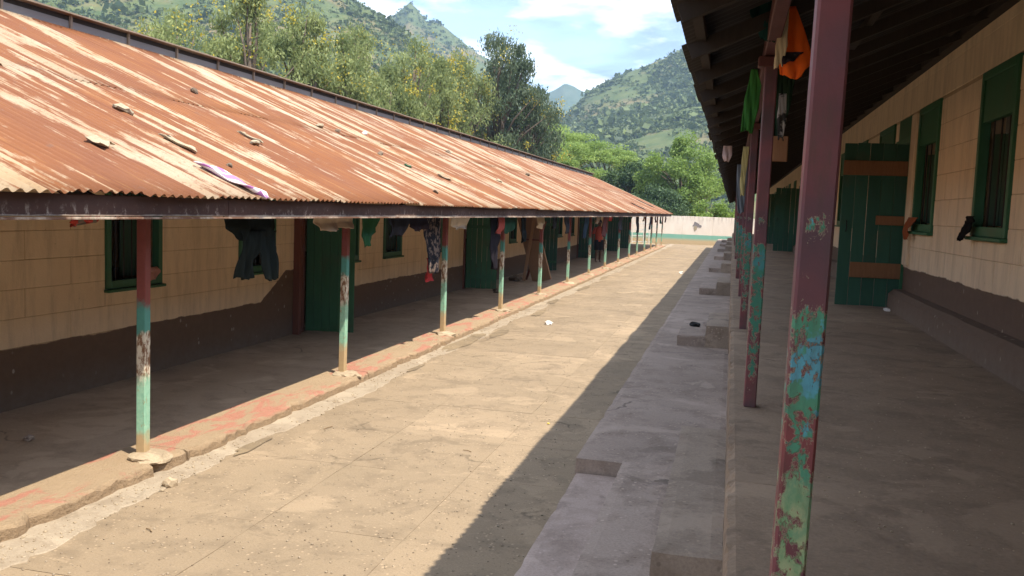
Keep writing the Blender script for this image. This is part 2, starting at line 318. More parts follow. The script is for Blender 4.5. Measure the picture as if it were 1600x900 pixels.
MAT['scrub'] = mk_leaf('hill_scrub', (0.034,0.059,0.019), (0.138,0.173,0.052), 0.15)
_cl = {}
def cloth_mat(c, c2=None):
    k = (c, c2)
    if k not in _cl:
        m = M('cloth', 1.0); p = m.obj(); m.b.inputs['Specular IOR Level'].default_value = 0.03
        if c2: col = m.mix(m.ramp(m.noise(p, 14, 3), (0.5, 0), (0.56, 1)), c, c2)
        else: col = m.mix(m.noise(p, 5, 4), tuple(v*0.75 for v in c), tuple(min(1, v*1.2) for v in c))
        m.col(col); m.bump(m.noise(p, 220, 2), 0.001, 0.4); _cl[k] = m.m
    return _cl[k]

# ------------------------------------------------------------------ mesh helpers
def link(o, parent=None):
    COL.objects.link(o)
    if parent is not None: o.parent = parent
    return o
def mesh(name, v, f, mat=None, smooth=False):
    me = bpy.data.meshes.new(name); me.from_pydata([tuple(a) for a in v], [], f); me.update()
    if mat: me.materials.append(mat)
    if smooth: me.polygons.foreach_set('use_smooth', [True]*len(me.polygons))
    return me
def add(name, me, parent=None, loc=(0,0,0), rotz=0.0):
    o = bpy.data.objects.new(name, me); o.location = loc
    if rotz: o.rotation_euler.z = rotz
    return link(o, parent)
def tag(o, label=None, cat=None, group=None, kind=None):
    if label: o['label'] = label
    if cat: o['category'] = cat
    if group: o['group'] = group
    if kind: o['kind'] = kind
    return o
def empty(name, loc=(0,0,0), parent=None):
    o = bpy.data.objects.new(name, None); o.location = loc; o.empty_display_size = 0.2; return link(o, parent)
class B:   # collects shapes into one mesh
    def __init__(s): s.v = []; s.f = []
    def box(s, x0, y0, z0, x1, y1, z1, c=0.0):
        if c <= 0:
            n = len(s.v); s.v += [(x0,y0,z0),(x1,y0,z0),(x1,y1,z0),(x0,y1,z0),(x0,y0,z1),(x1,y0,z1),(x1,y1,z1),(x0,y1,z1)]
            s.f += [(n,n+3,n+2,n+1),(n+4,n+5,n+6,n+7),(n,n+1,n+5,n+4),(n+1,n+2,n+6,n+5),(n+2,n+3,n+7,n+6),(n+3,n,n+4,n+7)]; return s
        c = min(c, (x1-x0)/2.2, (y1-y0)/2.2, (z1-z0)/2.2)
        bm = bmesh.new(); bmesh.ops.create_cube(bm, size=1)
        for q in bm.verts: q.co = Vector(((x0+x1)/2+q.co.x*(x1-x0), (y0+y1)/2+q.co.y*(y1-y0), (z0+z1)/2+q.co.z*(z1-z0)))
        bmesh.ops.bevel(bm, geom=bm.edges[:], offset=c, segments=1, affect='EDGES')
        s.bm(bm); return s
    def bm(s, bm):
        n = len(s.v); bm.verts.ensure_lookup_table(); bm.verts.index_update()
        s.v += [tuple(q.co) for q in bm.verts]; s.f += [tuple(n+q.index for q in f.verts) for f in bm.faces]; bm.free(); return s
    def tube(s, pts, rad, sides=7, caps=True):
        pts = [Vector(p) for p in pts]; n0 = len(s.v); rings = []
        for i, p in enumerate(pts):
            d = (pts[min(i+1, len(pts)-1)] - pts[max(i-1, 0)]).normalized()
            u = d.orthogonal().normalized() if i == 0 else (u - d*u.dot(d)).normalized()
            wv = d.cross(u); r = rad[i] if isinstance(rad, (list, tuple)) else rad
            base = len(s.v)
            for k in range(sides):
                a = 2*math.pi*k/sides; s.v.append(tuple(p + (u*math.cos(a) + wv*math.sin(a))*r))
            rings.append(base)
        for a, b in zip(rings, rings[1:]):
            for k in range(sides): s.f.append((a+k, a+(k+1) % sides, b+(k+1) % sides, b+k))
        if caps: s.f.append(tuple(rings[0]+k for k in reversed(range(sides)))); s.f.append(tuple(rings[-1]+k for k in range(sides)))
        return s
    def bar(s, a, b, w, h):   # rectangular bar from a to b
        a = Vector(a); b = Vector(b); d = (b-a).normalized(); up = Vector((0,0,1)) if abs(d.z) < 0.95 else Vector((1,0,0))
        sx = d.cross(up).normalized()*w/2; sz = sx.cross(d).normalized()*h/2; n = len(s.v)
        for e in (a, b): s.v += [tuple(e-sx-sz), tuple(e+sx-sz), tuple(e+sx+sz), tuple(e-sx+sz)]
        s.f += [(n,n+1,n+2,n+3),(n+7,n+6,n+5,n+4),(n,n+4,n+5,n+1),(n+1,n+5,n+6,n+2),(n+2,n+6,n+7,n+3),(n+3,n+7,n+4,n)]; return s
    def build(s, name, mat, parent=None, smooth=False, loc=(0,0,0)):
        return add(name, mesh(name, s.v, s.f, mat, smooth), parent, loc)
_boxc = {}
def pbox(name, size, mat, parent, loc, c=0.004):   # bevelled box, mesh shared between equal sizes
    k = (name, tuple(round(q, 3) for q in size), mat.name)
    if k not in _boxc:
        b = B(); b.box(-size[0]/2, -size[1]/2, -size[2]/2, size[0]/2, size[1]/2, size[2]/2, c); _boxc[k] = mesh(name, b.v, b.f, mat)
    return add(name, _boxc[k], parent, loc)
def fast_mesh(name, V, F, mat, tone=None, smooth=False):
    me = bpy.data.meshes.new(name); V = np.asarray(V, np.float32); F = np.asarray(F, np.int32); k = F.shape[1]
    me.vertices.add(len(V)); me.vertices.foreach_set('co', V.ravel()); me.loops.add(F.size); me.loops.foreach_set('vertex_index', F.ravel())
    me.polygons.add(len(F)); me.polygons.foreach_set('loop_start', np.arange(0, F.size, k, dtype=np.int32))
    try: me.polygons.foreach_set('loop_total', np.full(len(F), k, np.int32))
    except Exception: pass
    if tone is not None:
        at = me.attributes.new('tone', 'FLOAT', 'POINT'); at.data.foreach_set('value', np.asarray(tone, np.float32))
    if smooth: me.polygons.foreach_set('use_smooth', np.ones(len(F), bool))
    me.update(calc_edges=True); me.validate(); me.materials.append(mat); return me
def wall_boxes(b, x0, x1, y0, y1, z0, z1, holes):
    ys = sorted({y0, y1, *[q for h in holes for q in h[:2] if y0 < q < y1]})
    for a, c in zip(ys, ys[1:]):
        hs = sorted([(h[2], h[3]) for h in holes if h[0] <= a+1e-6 and h[1] >= c-1e-6]); z = z0
        for u, v in hs:
            if u > z+1e-6: b.box(x0, a, z, x1, c, u)
            z = v
        if z < z1-1e-6: b.box(x0, a, z, x1, c, z1)

# ------------------------------------------------------------------ large structure: ground, courtyard
LV, RV, APZ = 0.10, 1.06, 0.54
g = B(); g.box(-2400, -300, -0.6, 2400, 2600, -0.03); tag(g.build('ground', MAT['soil']), kind='structure')
court = B(); court.box(-4.6, -6, -0.028, 0.3, 67.9, -0.0035); court = tag(court.build('courtyard', MAT['slab']), kind='structure')
_sl = {}
ycur = 0.2; row = 0
xsb = [-4.02, -3.02, -1.98, -0.86]
while ycur < 67:
    L = random.choice([1.15, 1.3, 1.45])
    for i in range(3):
        a, b = xsb[i], xsb[i+1]; k = (i, L, random.randrange(3))
        if k not in _sl:
            bm = bmesh.new(); hx, hy = (b-a)/2-0.0008, L/2-0.0008
            pts = []
            for (px, py, qx, qy) in [(-hx,-hy,hx,-hy),(hx,-hy,hx,hy),(hx,hy,-hx,hy),(-hx,hy,-hx,-hy)]:
                for t in (0, .25, .5, .75):
                    j = 0.0 if t == 0 else 0.004
                    pts.append((px+(qx-px)*t+random.uniform(-j, j), py+(qy-py)*t+random.uniform(-j, j)))
            top = [bm.verts.new((p[0]*0.999, p[1]*0.999, 0)) for p in pts]; bot = [bm.verts.new((p[0], p[1], -0.009)) for p in pts]
            bm.faces.new(top)
            for q in range(16): bm.faces.new((bot[q], bot[(q+1) % 16], top[(q+1) % 16], top[q]))
            me = bpy.data.meshes.new('concrete_slab'); bm.to_mesh(me); bm.free(); me.materials.append(MAT['slab']); _sl[k] = me
        add('concrete_slab', _sl[k], court, ((a+b)/2, ycur+L/2, random.uniform(-0.0015, 0.0015)))
    ycur += L; row += 1
# pale cement gutter strip along the left kerb, ragged outer edge
def strip(name, xin, xout, z, y0, y1, mat, jag, parent, step=0.12):
    v = []; f = []; n = int((y1-y0)/step); ph = random.random()*9
    for i in range(n+1):
        y = y0+(y1-y0)*i/n; e = xout + jag*(math.sin(y*1.3+ph)*0.5+math.sin(y*3.7+ph*2)*0.3+random.uniform(-.35, .35))
        v += [(xin, y, z), (e, y, z), (e+0.012, y, z-0.008)]
        if i: a = 3*(i-1); f += [(a, a+1, a+4, a+3), (a+1, a+2, a+5, a+4)]
    return add(name, mesh(name, v, f, mat), parent)
tag(strip('gutter_strip', -4.33, -4.04, 0.006, 0, 67, MAT['pale_cement'], 0.085, None, 0.07), kind='structure')
def blob(name, cx, cy, rx, ry, z, mat, parent, n=28, rz=0.0, jit=0.3):
    v = [(0, 0, 0)]; ph = [random.random()*7 for _ in range(4)]
    for i in range(n):
        a = 2*math.pi*i/n; r = 1+jit*(0.5*math.sin(2*a+ph[0])+0.4*math.sin(3*a+ph[1])+0.35*math.sin(5*a+ph[2])+0.25*math.sin(9*a+ph[3]))
        v.append((math.cos(a)*rx*r, math.sin(a)*ry*r, 0))
    f = [(0, i+1, (i+1) % n+1) for i in range(n)]
    return add(name, mesh(name, v, f, mat), parent, (cx, cy, z), rz)
for si, (x, y, rx, ry) in enumerate([(-4.10,13.7,.13,.95),(-4.12,14.55,.10,.42),(-3.86,15.1,.10,.62),(-4.03,7.05,.055,.34),(-4.03,11.3,.05,.28),(-3.86,18.45,.10,.5),(-4.06,21.0,.08,.7),(-4.0,25.2,.09,.9),(-4.05,29.6,.08,1.0)]):
    blob('damp_stain', x, y, rx, ry, 0.0076+0.0009*(si % 4), MAT['damp'], court)

# left veranda floor with kerb blocks
vf = B(); vf.box(-6.75, -6, -0.02, -4.76, 61, LV-0.004); vf = tag(vf.build('veranda_floor', MAT['floor']), kind='structure')
PY = [6.16+3.853*i for i in range(-2, 15)]
ks = [-6] + [y+0.3 for y in PY] + [61.4]
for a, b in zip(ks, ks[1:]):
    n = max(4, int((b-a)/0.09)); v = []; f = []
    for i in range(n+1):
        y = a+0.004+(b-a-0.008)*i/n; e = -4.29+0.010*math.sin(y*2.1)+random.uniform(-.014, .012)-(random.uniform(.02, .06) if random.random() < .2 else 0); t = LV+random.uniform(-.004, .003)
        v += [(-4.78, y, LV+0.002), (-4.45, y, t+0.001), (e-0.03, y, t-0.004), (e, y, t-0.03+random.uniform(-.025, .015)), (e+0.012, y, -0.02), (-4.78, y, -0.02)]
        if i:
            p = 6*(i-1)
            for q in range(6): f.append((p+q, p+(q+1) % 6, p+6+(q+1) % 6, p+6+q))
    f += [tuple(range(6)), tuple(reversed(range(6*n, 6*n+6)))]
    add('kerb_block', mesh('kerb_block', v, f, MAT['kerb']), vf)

from mathutils import noise as mn
def rough_block(b, x0, y0, x1, y1, z0, z1, res=0.045, amp=0.014, outer=False):
    nx = max(4, int((x1-x0)/res)); ny = max(4, int((y1-y0)/res)); n0 = len(b.v); ph = random.random()*50
    def ring(i, j): return i in (0, nx) or j in (0, ny)
    for j in range(ny+1):
        for i in range(nx+1):
            x = x0+(x1-x0)*i/nx; y = y0+(y1-y0)*j/ny
            z = z1+0.004*mn.noise(Vector((x*2.2, y*2.2, ph)))
            if ring(i, j) and not (outer and i != 0):
                c = 0.006+amp*max(0.0, mn.noise(Vector((x*5, y*5, ph+3)))+0.5*mn.noise(Vector((x*17, y*17, ph))))
                z -= c*0.9
                x += c*0.8*(1 if i == 0 else -1 if i == nx else 0); y += c*0.8*(1 if j == 0 else -1 if j == ny else 0)
            b.v.append((x, y, z))
    for j in range(ny):
        for i in range(nx): a = n0+j*(nx+1)+i; b.f.append((a, a+1, a+nx+2, a+nx+1))
    per = [n0+i for i in range(nx+1)]+[n0+j*(nx+1)+nx for j in range(1, ny+1)]+[n0+ny*(nx+1)+i for i in range(nx-1, -1, -1)]+[n0+j*(nx+1) for j in range(ny-1, 0, -1)]
    rows = [per]
    for zf in (0.82, 0.0):
        base = len(b.v)
        for q in per:
            px, py, pz = b.v[q]; ex = min(max(px, x0), x1)
            i_ = (px-x0)/(x1-x0); j_ = (py-y0)/(y1-y0)
            nxp = x0 if i_ < 0.02 or px-x0 < 0.03 else x1 if x1-px < 0.03 else px
            nyp = y0 if py-y0 < 0.03 else y1 if y1-py < 0.03 else py
            b.v.append((nxp+0.003*mn.noise(Vector((px*6, py*6, zf))), nyp+0.003*mn.noise(Vector((px*6, py*6, zf+9))), z0+(z1-z0)*zf if zf else z0))
        rows.append(list(range(base, base+len(per))))
    m_ = len(per)
    for a, c in zip(rows, rows[1:]):
        for k in range(m_): b.f.append((a[(k+1) % m_], a[k], c[k], c[(k+1) % m_]))
# right plinth: apron platform, veranda floor, nosing
ap = B(); rough_block(ap, -0.94, 5.88, 0.046, 13.3, -0.02, APZ); rough_block(ap, -0.935, 13.302, 0.046, 21.0, -0.02, APZ-0.004); rough_block(ap, -0.945, 21.002, 0.046, 66, -0.02, APZ, 0.14); ap2 = B(); rough_block(ap2, -0.93, -6, 0.046, 5.878, -0.02, 0.44); tag(ap2.build('lower_apron', MAT['apron_pale']), kind='structure')
ap = tag(ap.build('plinth_apron', MAT['apron']), kind='structure')
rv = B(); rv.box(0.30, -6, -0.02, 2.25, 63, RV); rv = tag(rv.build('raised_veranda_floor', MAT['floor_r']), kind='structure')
y = -6.0
while y < 62.5:
    L = random.uniform(1.6, 3.2); e = min(63, y+L)
    q = B(); rough_block(q, 0.034+random.uniform(-.006, .006), y, 0.30, e, RV-0.235, RV+0.0015+random.uniform(-.001, .001), 0.035 if y < 14 else 0.13, 0.035, True); q.build('edge_slab', MAT['floor_r'], rv); y = e
rb = B(); rb.box(0.040, -6, -0.02, 0.298, 63, RV-0.237); rb.build('plinth_face', MAT['apron'], rv)

# steps up to the right veranda
ordn = ['nearest', 'second', 'third', 'fourth', 'fifth', 'sixth', 'seventh', 'farthest']
for k, y0 in enumerate([3.62] + [11.48+7.75*i for i in range(7)]):
    ln = 2.3 if k == 0 else 1.65
    t = empty('concrete_steps', (0, y0, APZ))
    tag(t, ('nearest low concrete steps up to the right veranda, worn pale treads' if k == 0 else '%s concrete steps from the camera on the apron below right veranda' % ordn[k]), 'steps', 'steps up to the raised veranda')
    base = 0.44 if k == 0 else APZ
    b = B(); rough_block(b, -0.60, 0, -0.252, ln-(0.25 if k == 0 else 0), base-APZ-0.01, (0.075 if k == 0 else 0.14), 0.05 if k < 3 else 0.12); b.build('lower_tread', MAT['apron'], t)
    b = B(); rough_block(b, -0.25, 0, 0.0465, ln, base-APZ-0.01, 0.28, 0.05 if k < 3 else 0.12); b.build('upper_tread', MAT['apron_brown'], t)

# ------------------------------------------------------------------ corrugated sheets
def corr_sheet(name, L, pitch=0.1, waves=8, amp=0.013, seg=8, nl=6, mat=None):
    v = []; f = []; n = waves*seg+seg//2
    for j in range(nl+1):
        for i in range(n+1):
            v.append((L*j/nl, i*pitch/seg, amp*math.cos(2*math.pi*i/seg)))
    for j in range(nl):
        for i in range(n):
            a = j*(n+1)+i; f.append((a, a+1, a+n+2, a+n+1))
    n2 = len(v); v += [(p[0], p[1], p[2]-0.0025) for p in v]   # sheet thickness
    f += [(a+n2, d+n2, c+n2, b+n2) for (a, b, c, d) in list(f)]
    for i in range(n): f.append((i+1, i, n2+i, n2+i+1)); e = nl*(n+1)+i; f.append((e, e+1, n2+e+1, n2+e))
    return mesh(name, v, f, mat, True)
def lay_sheets(parent, xe, ze, sgn, slope, Ltot, y0, y1, mat, wild=1.0):
    L = Ltot/2+0.09; me = corr_sheet('roof_sheet', L, mat=mat); ang = math.atan(slope); k = 0
    for rowi in range(2):
        y = y0; d0 = rowi*(Ltot/2-0.09)
        while y < y1:
            o = bpy.data.objects.new('roof_sheet', me); link(o, parent)
            d = d0 + random.uniform(-.03, .03)*wild
            z = ze+math.sin(ang)*d + rowi*0.0 + (0.007 if rowi else 0.0) + (k % 2)*0.0035
            rx = Matrix.Rotation(0, 4, 'Y')
            # local x runs up the slope
            X = Vector((sgn*math.cos(ang), 0, math.sin(ang))); Y = Vector((0, 1, 0)); Z = X.cross(Y)
            if Z.z < 0: Y = -Y; Z = -Z
            mt = Matrix((X, Y, Z)).transposed().to_4x4()
            yy = y if Y.y > 0 else y+0.85
            o.matrix_local = Matrix.Translation((xe+sgn*math.cos(ang)*d, yy+random.uniform(-.006, .006), z)) @ mt @ Matrix.Rotation(random.uniform(-.004, .004)*wild, 4, 'Z') @ Matrix.Rotation(random.uniform(-.0025, .0025)*wild, 4, 'Y')
            y += 0.8; k += 1
SL = 0.42; ANG = math.atan(SL)

# ------------------------------------------------------------------ window and door builders
def window(parent, xw, y0, y1, z0, z1, face, mat, panel=0.0, bars=5, shutter=None):
    # face=+1: outer side towards +x
    t = 0.075; d = 0.03*face
    xo, xi = sorted((xw-0.06*face, xw+d))
    b = B(); b.box(xo, y0, z0, xi, y0+t, z1, .004); b.box(xo, y1-t, z0, xi, y1, z1, .004); b.box(xo, y0+t+.001, z0, xi, y1-t-.001, z0+t*1.2, .004); b.box(xo, y0+t+.001, z1-t, xi, y1-t-.001, z1, .004)
    fr = b.build('window', mat, parent)
    s0, s1 = sorted((xw-0.02*face, xw+0.07*face))
    b = B(); b.box(s0, y0-0.02, z0-0.035, s1, y1+0.02, z0-0.002, .006); b.build('sill', mat, fr)
    zt = z1-t
    if panel:
        p0, p1 = sorted((xw-0.05*face, xw+0.012*face))
        b = B(); b.box(p0, y0+t+.002, z1-panel, p1, y1-t-.002, z1-t-.001, .003); b.build('upper_panel', mat, fr); zt = z1-panel
    for i in range(bars):
        yy = y0+t+(y1-y0-2*t)*(i+1)/(bars+1); xx = xw-0.03*face
        b = B(); b.tube([(xx, yy, z0+t), (xx, yy, zt)], 0.008, 6); b.build('bar', MAT['dark_wood'], fr)
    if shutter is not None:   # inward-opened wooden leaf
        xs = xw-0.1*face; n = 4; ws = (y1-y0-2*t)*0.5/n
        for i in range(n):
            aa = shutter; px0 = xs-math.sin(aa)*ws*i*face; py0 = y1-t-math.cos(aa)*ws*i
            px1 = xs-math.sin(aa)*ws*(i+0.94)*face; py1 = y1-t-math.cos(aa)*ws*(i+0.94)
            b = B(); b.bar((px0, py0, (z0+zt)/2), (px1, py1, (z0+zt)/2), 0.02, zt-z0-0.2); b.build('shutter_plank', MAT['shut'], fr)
    return fr
def door_leaf(parent, hx, hy, dirx, width, z0, height, mat, n=6, rails=None, ang=0.0):
    # open leaf standing out from the wall, its broad face towards the camera (-y)
    e = empty('door', (hx, hy, z0), parent); e.rotation_euler.z = ang
    w_ = width/n
    for i in range(n):
        b = B(); x0 = dirx*(i*w_+0.003); x1 = dirx*((i+1)*w_-0.003); zz = 0.02+random.uniform(0, .012)
        b.box(min(x0, x1), -0.014+random.uniform(-.002, .002), zz, max(x0, x1), 0.014, height-random.uniform(0, .01), .003); b.build('plank', mat, e)
    for (za, zb, xa, xb, mm) in (rails or []):
        b = B(); x0, x1 = sorted((dirx*xa*width, dirx*xb*width)); b.box(x0, -0.04, za, x1, -0.0165, zb, .004); b.build('rail', mm, e)
    b = B(); b.tube([(dirx*width*0.9, -0.02, 1.0), (dirx*width*0.9, -0.06, 1.02), (dirx*width*0.9, -0.06, 1.12), (dirx*width*0.9, -0.02, 1.14)], 0.007, 6); b.build('handle', MAT['black'], e)
    return e
def frame_jambs(parent, xw, y0, y1, z0, z1, face, mat):
    b = B(); xo, xi = sorted((xw-0.09*face, xw+0.035*face))
    b.box(xo, y0-0.07, z0, xi, y0, z1, .005); b.box(xo, y1, z0, xi, y1+0.07, z1, .005); b.box(xo, y0-0.07, z1+.001, xi, y1+0.07, z1+0.08, .005)
    return b.build('door_frame', mat, parent)
def blocks(wall, xw, face, y0, y1, z0, z1, ch, bl, holes, mat, thick=0.012):
    z = z0; r_ = 0
    while z < z1-0.06:
        zt = min(z+ch, z1); y = y0-(r_ % 2)*bl/2
        while y < y1:
            spans = [(max(y, y0), min(y+bl, y1))]
            for h in holes:
                if h[2] < zt-0.03 and h[3] > z+0.03:
                    ns = []
                    for a, c in spans:
                        if h[1] <= a or h[0] >= c: ns.append((a, c))
                        else:
                            if h[0]-a > 0.05: ns.append((a, h[0]-0.002))
                            if c-h[1] > 0.05: ns.append((h[1]+0.002, c))
                            if h[2]-z > 0.05 and h[2] > 1:
                                u0, u1 = max(a, h[0]), min(c, h[1]); pbox('block', (2*thick, round(u1-u0-0.005, 2), round(h[2]-0.04-z, 3)), mat, wall, (xw, (u0+u1)/2, (z+h[2]-0.04)/2), .0045)
                    spans = ns
            for a, c in spans:
                if c-a > 0.05:
                    jt = random.uniform(.004, .0065); sy = round(c-a-jt, 2); sz = round(zt-z-0.0055, 3)
                    pbox('block', (2*thick, sy, sz), mat, wall, (xw+face*random.uniform(-0.0035, 0.0025), (a+c)/2, (z+zt)/2), .0045)
            y += bl
        z += ch; r_ += 1

# ------------------------------------------------------------------ left building
LB = empty('dormitory_building', (-6.6, 28, 0)); LB.matrix_world
tag(LB, 'long cream block building with rusty corrugated roof and thin posts along left side', 'building')
LBI = Matrix.Translation((6.6, -28, 0))
class Rel:   # helper: children are given in world coordinates, so the empties get an inverse parent matrix
    pass
LB.location = (0, 0, 0)
XW = -6.6
lw = [(8.40, 9.38), (11.12, 12.12), (14.35, 15.2), (16.41, 17.39), (19.1, 20.0), (24.0, 24.95), (26.6, 27.5), (31.8, 32.7), (34.4, 35.3), (37.2, 38.1), (41.6, 42.5), (45.0, 45.9), (49.5, 50.4), (54.0, 54.9)]
ld = [(13.05, 13.95), (21.9, 22.8), (30.0, 30.9), (39.2, 40.1), (47.6, 48.5), (52.0, 52.9)]
holes = [(a, b, 1.15, 2.62) for a, b in lw] + [(a, b, LV, 2.2) for a, b in ld]
b = B(); wall_boxes(b, XW-0.2, XW, -6, 5.4, -0.02, 3.3, holes); b.build('wall', MAT['wall_l'], LB); b = B(); wall_boxes(b, XW-0.2, XW, 18.6, 60.2, -0.02, 3.3, holes); b.build('wall', MAT['wall_l'], LB)
b = B(); wall_boxes(b, XW-0.2, XW, 5.4, 18.6, -0.02, 3.3, holes)
wallL = b.build('wall', MAT['mort_l'], LB)
blocks(wallL, XW, 1, 5.4, 18.6, 0.69, 2.65, 0.28, 1.24, [(a-.0, b_+.0, c, d) for a, b_, c, d in holes], MAT['wall_l'], 0.006)
b = B(); b.box(-12.4, -6, 0, -12.2, 60.2, 3.3); b.box(-12.19, -6, 0, XW-0.21, -5.8, 3.3); b.box(-12.19, 60.0, 0, XW-0.21, 60.2, 3.3); b.build('rear_wall', MAT['wall_l'], LB)
b = B(); b.box(-12.19, -5.79, -0.01, XW-0.21, 59.99, 0.08); b.build('room_floor', MAT['floor'], LB)
for i, (a, c) in enumerate(lw): window(LB, XW, a, c, 1.15, 2.62, 1, MAT['green'], 0.0, 5, random.choice([0.25, 0.5, 1.2, None]))
dl = [(0.0, 0.0)]
for i, (a, c) in enumerate(ld):
    frame_jambs(LB, XW, a, c, LV, 2.2, 1, MAT['jamb'])
    door_leaf(LB, XW+0.05, a+0.02, 1, 0.80, LV, 2.05, MAT['green'] if i < 2 else MAT['green_dk'], 6, [(0.28, 0.36, .03, .97, MAT['green']), (1.55, 1.63, .03, .97, MAT['green'])] if i else [], [0.10, 0.22, 0.1, 0.15, 0.05, 0.2][i])
# second, narrow leaf and timber edge beside the first door
b = B(); b.box(XW+0.002, 12.72, LV, XW+0.11, 12.80, 2.25, .006); b.build('door_post', MAT['jamb'], LB)
# roof timbers and sheets
XE, ZE = -3.9, 2.2; LT = (9.4-3.9)/math.cos(ANG)
rf = B()
for d in (0.25, 1.5, 2.75, 4.1, 5.7):
    x = XE-math.cos(ANG)*d; z = ZE+math.sin(ANG)*d-0.052; rf.bar((x, -5, z), (x, 61, z), 0.05, 0.07)
rf.box(-4.55, -5, 2.045, -4.47, 60.6, 2.165)
roofL = rf.build('roof_timbers', MAT['dark_wood'], LB)
lay_sheets(roofL, XE, ZE, -1, SL, LT, -5, 60.6, MAT['roof'])
y = -4.6
while y < 61:
    b = B(); b.bar((XE-0.17, y, ZE-0.12+0.063), (-9.4, y, ZE-0.12+5.48*SL), 0.05, 0.09); b.build('rafter', MAT['dark_wood'], LB); y += 1.93
b = B(); b.v += [(-9.35,-5,4.52),(-9.35,61.2,4.52),(-15,61.2,2.15),(-15,-5,2.15),(-9.35,-5,4.50),(-9.35,61.2,4.50),(-15,61.2,2.13),(-15,-5,2.13)]
b.f += [(0,1,2,3),(7,6,5,4),(0,3,7,4),(1,5,6,2),(2,6,7,3),(0,4,5,1)]; b.build('rear_roof', MAT['roof'], LB)
# raised ridge vent
rvn = B(); rvn.box(-9.46, -5, 4.42, -9.42, 61.0, 4.64); rvn = rvn.build('ridge_vent', MAT['ridge_grey'], LB)
b = B(); b.box(-9.50, -5, 4.64, -9.44, 61.0, 4.712); b.build('vent_shade_strip', MAT['dark_wood'], rvn)  # dark strip added as the shade under the cap sheets
y = -4.4
while y < 61:
    e = min(61.1, y+2.4); b = B(); b.bar((-9.40, y, 4.73), (-9.40, e-0.01, 4.73+random.uniform(-.006, .006)), 0.20, 0.022); b.build('cap_sheet', MAT['ridge_rust'], rvn); y = e
y = -4.0
while y < 61:
    b = B(); b.box(-9.418, y, 4.50, -9.385, y+0.04, 4.722); b.build('strut', MAT['ridge_rust'], rvn); y += 1.27
# fascia boards, each a length between posts
y = -5.0
while y < 60.9:
    e = min(60.9, y+3.853); b = B(); b.box(-4.02, y+0.004, 2.045+random.uniform(-.005, .005), -3.985, e-0.004, 2.186, .004); b.build('fascia_board', MAT['fascia'], LB); y = e
y = -5.0
while y < 60.9:
    e = min(60.9, y+5.6); b = B(); b.box(-4.014, y+0.003, 2.027, -3.957, e-0.003, 2.043, .002); b.build('drip_batten', MAT['batten'], LB); y = e
# posts
pb = B(); pb.box(-0.039, -0.039, 0, 0.039, 0.039, 1.975, .006); pmesh = mesh('post', pb.v, pb.f, MAT['post_l'])
def mound():
    bm = bmesh.new(); bmesh.ops.create_icosphere(bm, subdivisions=3, radius=1)
    o = Vector((random.random()*9, random.random()*9, 0))
    from mathutils import noise as mn
    for q in bm.verts:
        k = 1+0.35*mn.noise(q.co*1.8+o)+0.15*mn.noise(q.co*5+o); q.co = Vector((q.co.x*0.15*k, q.co.y*0.17*k, max(-0.02, q.co.z*0.055*k)))
    me = bpy.data.meshes.new('post_footing'); bm.to_mesh(me); bm.free(); me.materials.append(MAT['mound']); return me
mds = [mound() for _ in range(5)]
for i, y in enumerate(PY):
    o = add('post', pmesh, LB, (-4.51+random.uniform(-.02, .02), y+random.uniform(-.04, .04), LV-0.005)); o.rotation_euler = (random.uniform(-.008, .008), random.uniform(-.006, .006), random.uniform(-.1, .1))
    q = add('post_footing', mds[i % 5], o, (0.05, 0, 0.0), random.random()*6)

# ------------------------------------------------------------------ right building
RB = tag(empty('classroom_building'), 'cream block building with raised veranda and dark roof overhead on right side', 'building')
XR = 2.2
rw = [(8.11, 9.22), (10.96, 12.1), (13.87, 15.2), (16.6, 17.8), (19.3, 20.4), (23.5, 24.6), (26.3, 27.4), (29.2, 30.3), (34.6, 35.7), (38, 39.1), (42, 43.1), (46, 47.1), (50, 51.1), (54, 55.1), (5.2, 6.3), (1.5, 2.6)]
rd = [(12.62, 13.55), (31.75, 32.65), (21.6, 22.5), (40.2, 41.1), (52.0, 52.9)]
holesR = [(a, b_, 2.1, 3.6) for a, b_ in rw] + [(a, b_, RV, 3.6) for a, b_ in rd]
b = B(); wall_boxes(b, XR, XR+0.2, -6, 5.2, -0.02, 4.18, holesR); b.build('wall', MAT['wall_r'], RB); b = B(); wall_boxes(b, XR, XR+0.2, 17.0, 62, -0.02, 4.18, holesR); b.build('wall', MAT['wall_r'], RB)
b = B(); wall_boxes(b, XR, XR+0.2, 5.2, 17.0, -0.02, 4.18, holesR); wallR = b.build('wall', MAT['mort_r'], RB)
blocks(wallR, XR, -1, 5.2, 17.0, 1.62, 3.58, 0.28, 0.46, [(a, b_, c, d) for a, b_, c, d in holesR], MAT['wall_r'], 0.006)
y = 5.2
for L in (2.4, 2.2, 2.6, 2.3, 2.3):
    pbox('lintel_block', (0.014, round(L-0.006, 2), 0.33), MAT['wall_r'], wallR, (XR-0.001, y+L/2, 3.782), .005); pbox('lintel_block', (0.012, round(L-0.006, 2), 0.21), MAT['wall_r'], wallR, (XR, y+L/2, 4.056), .005); y += L
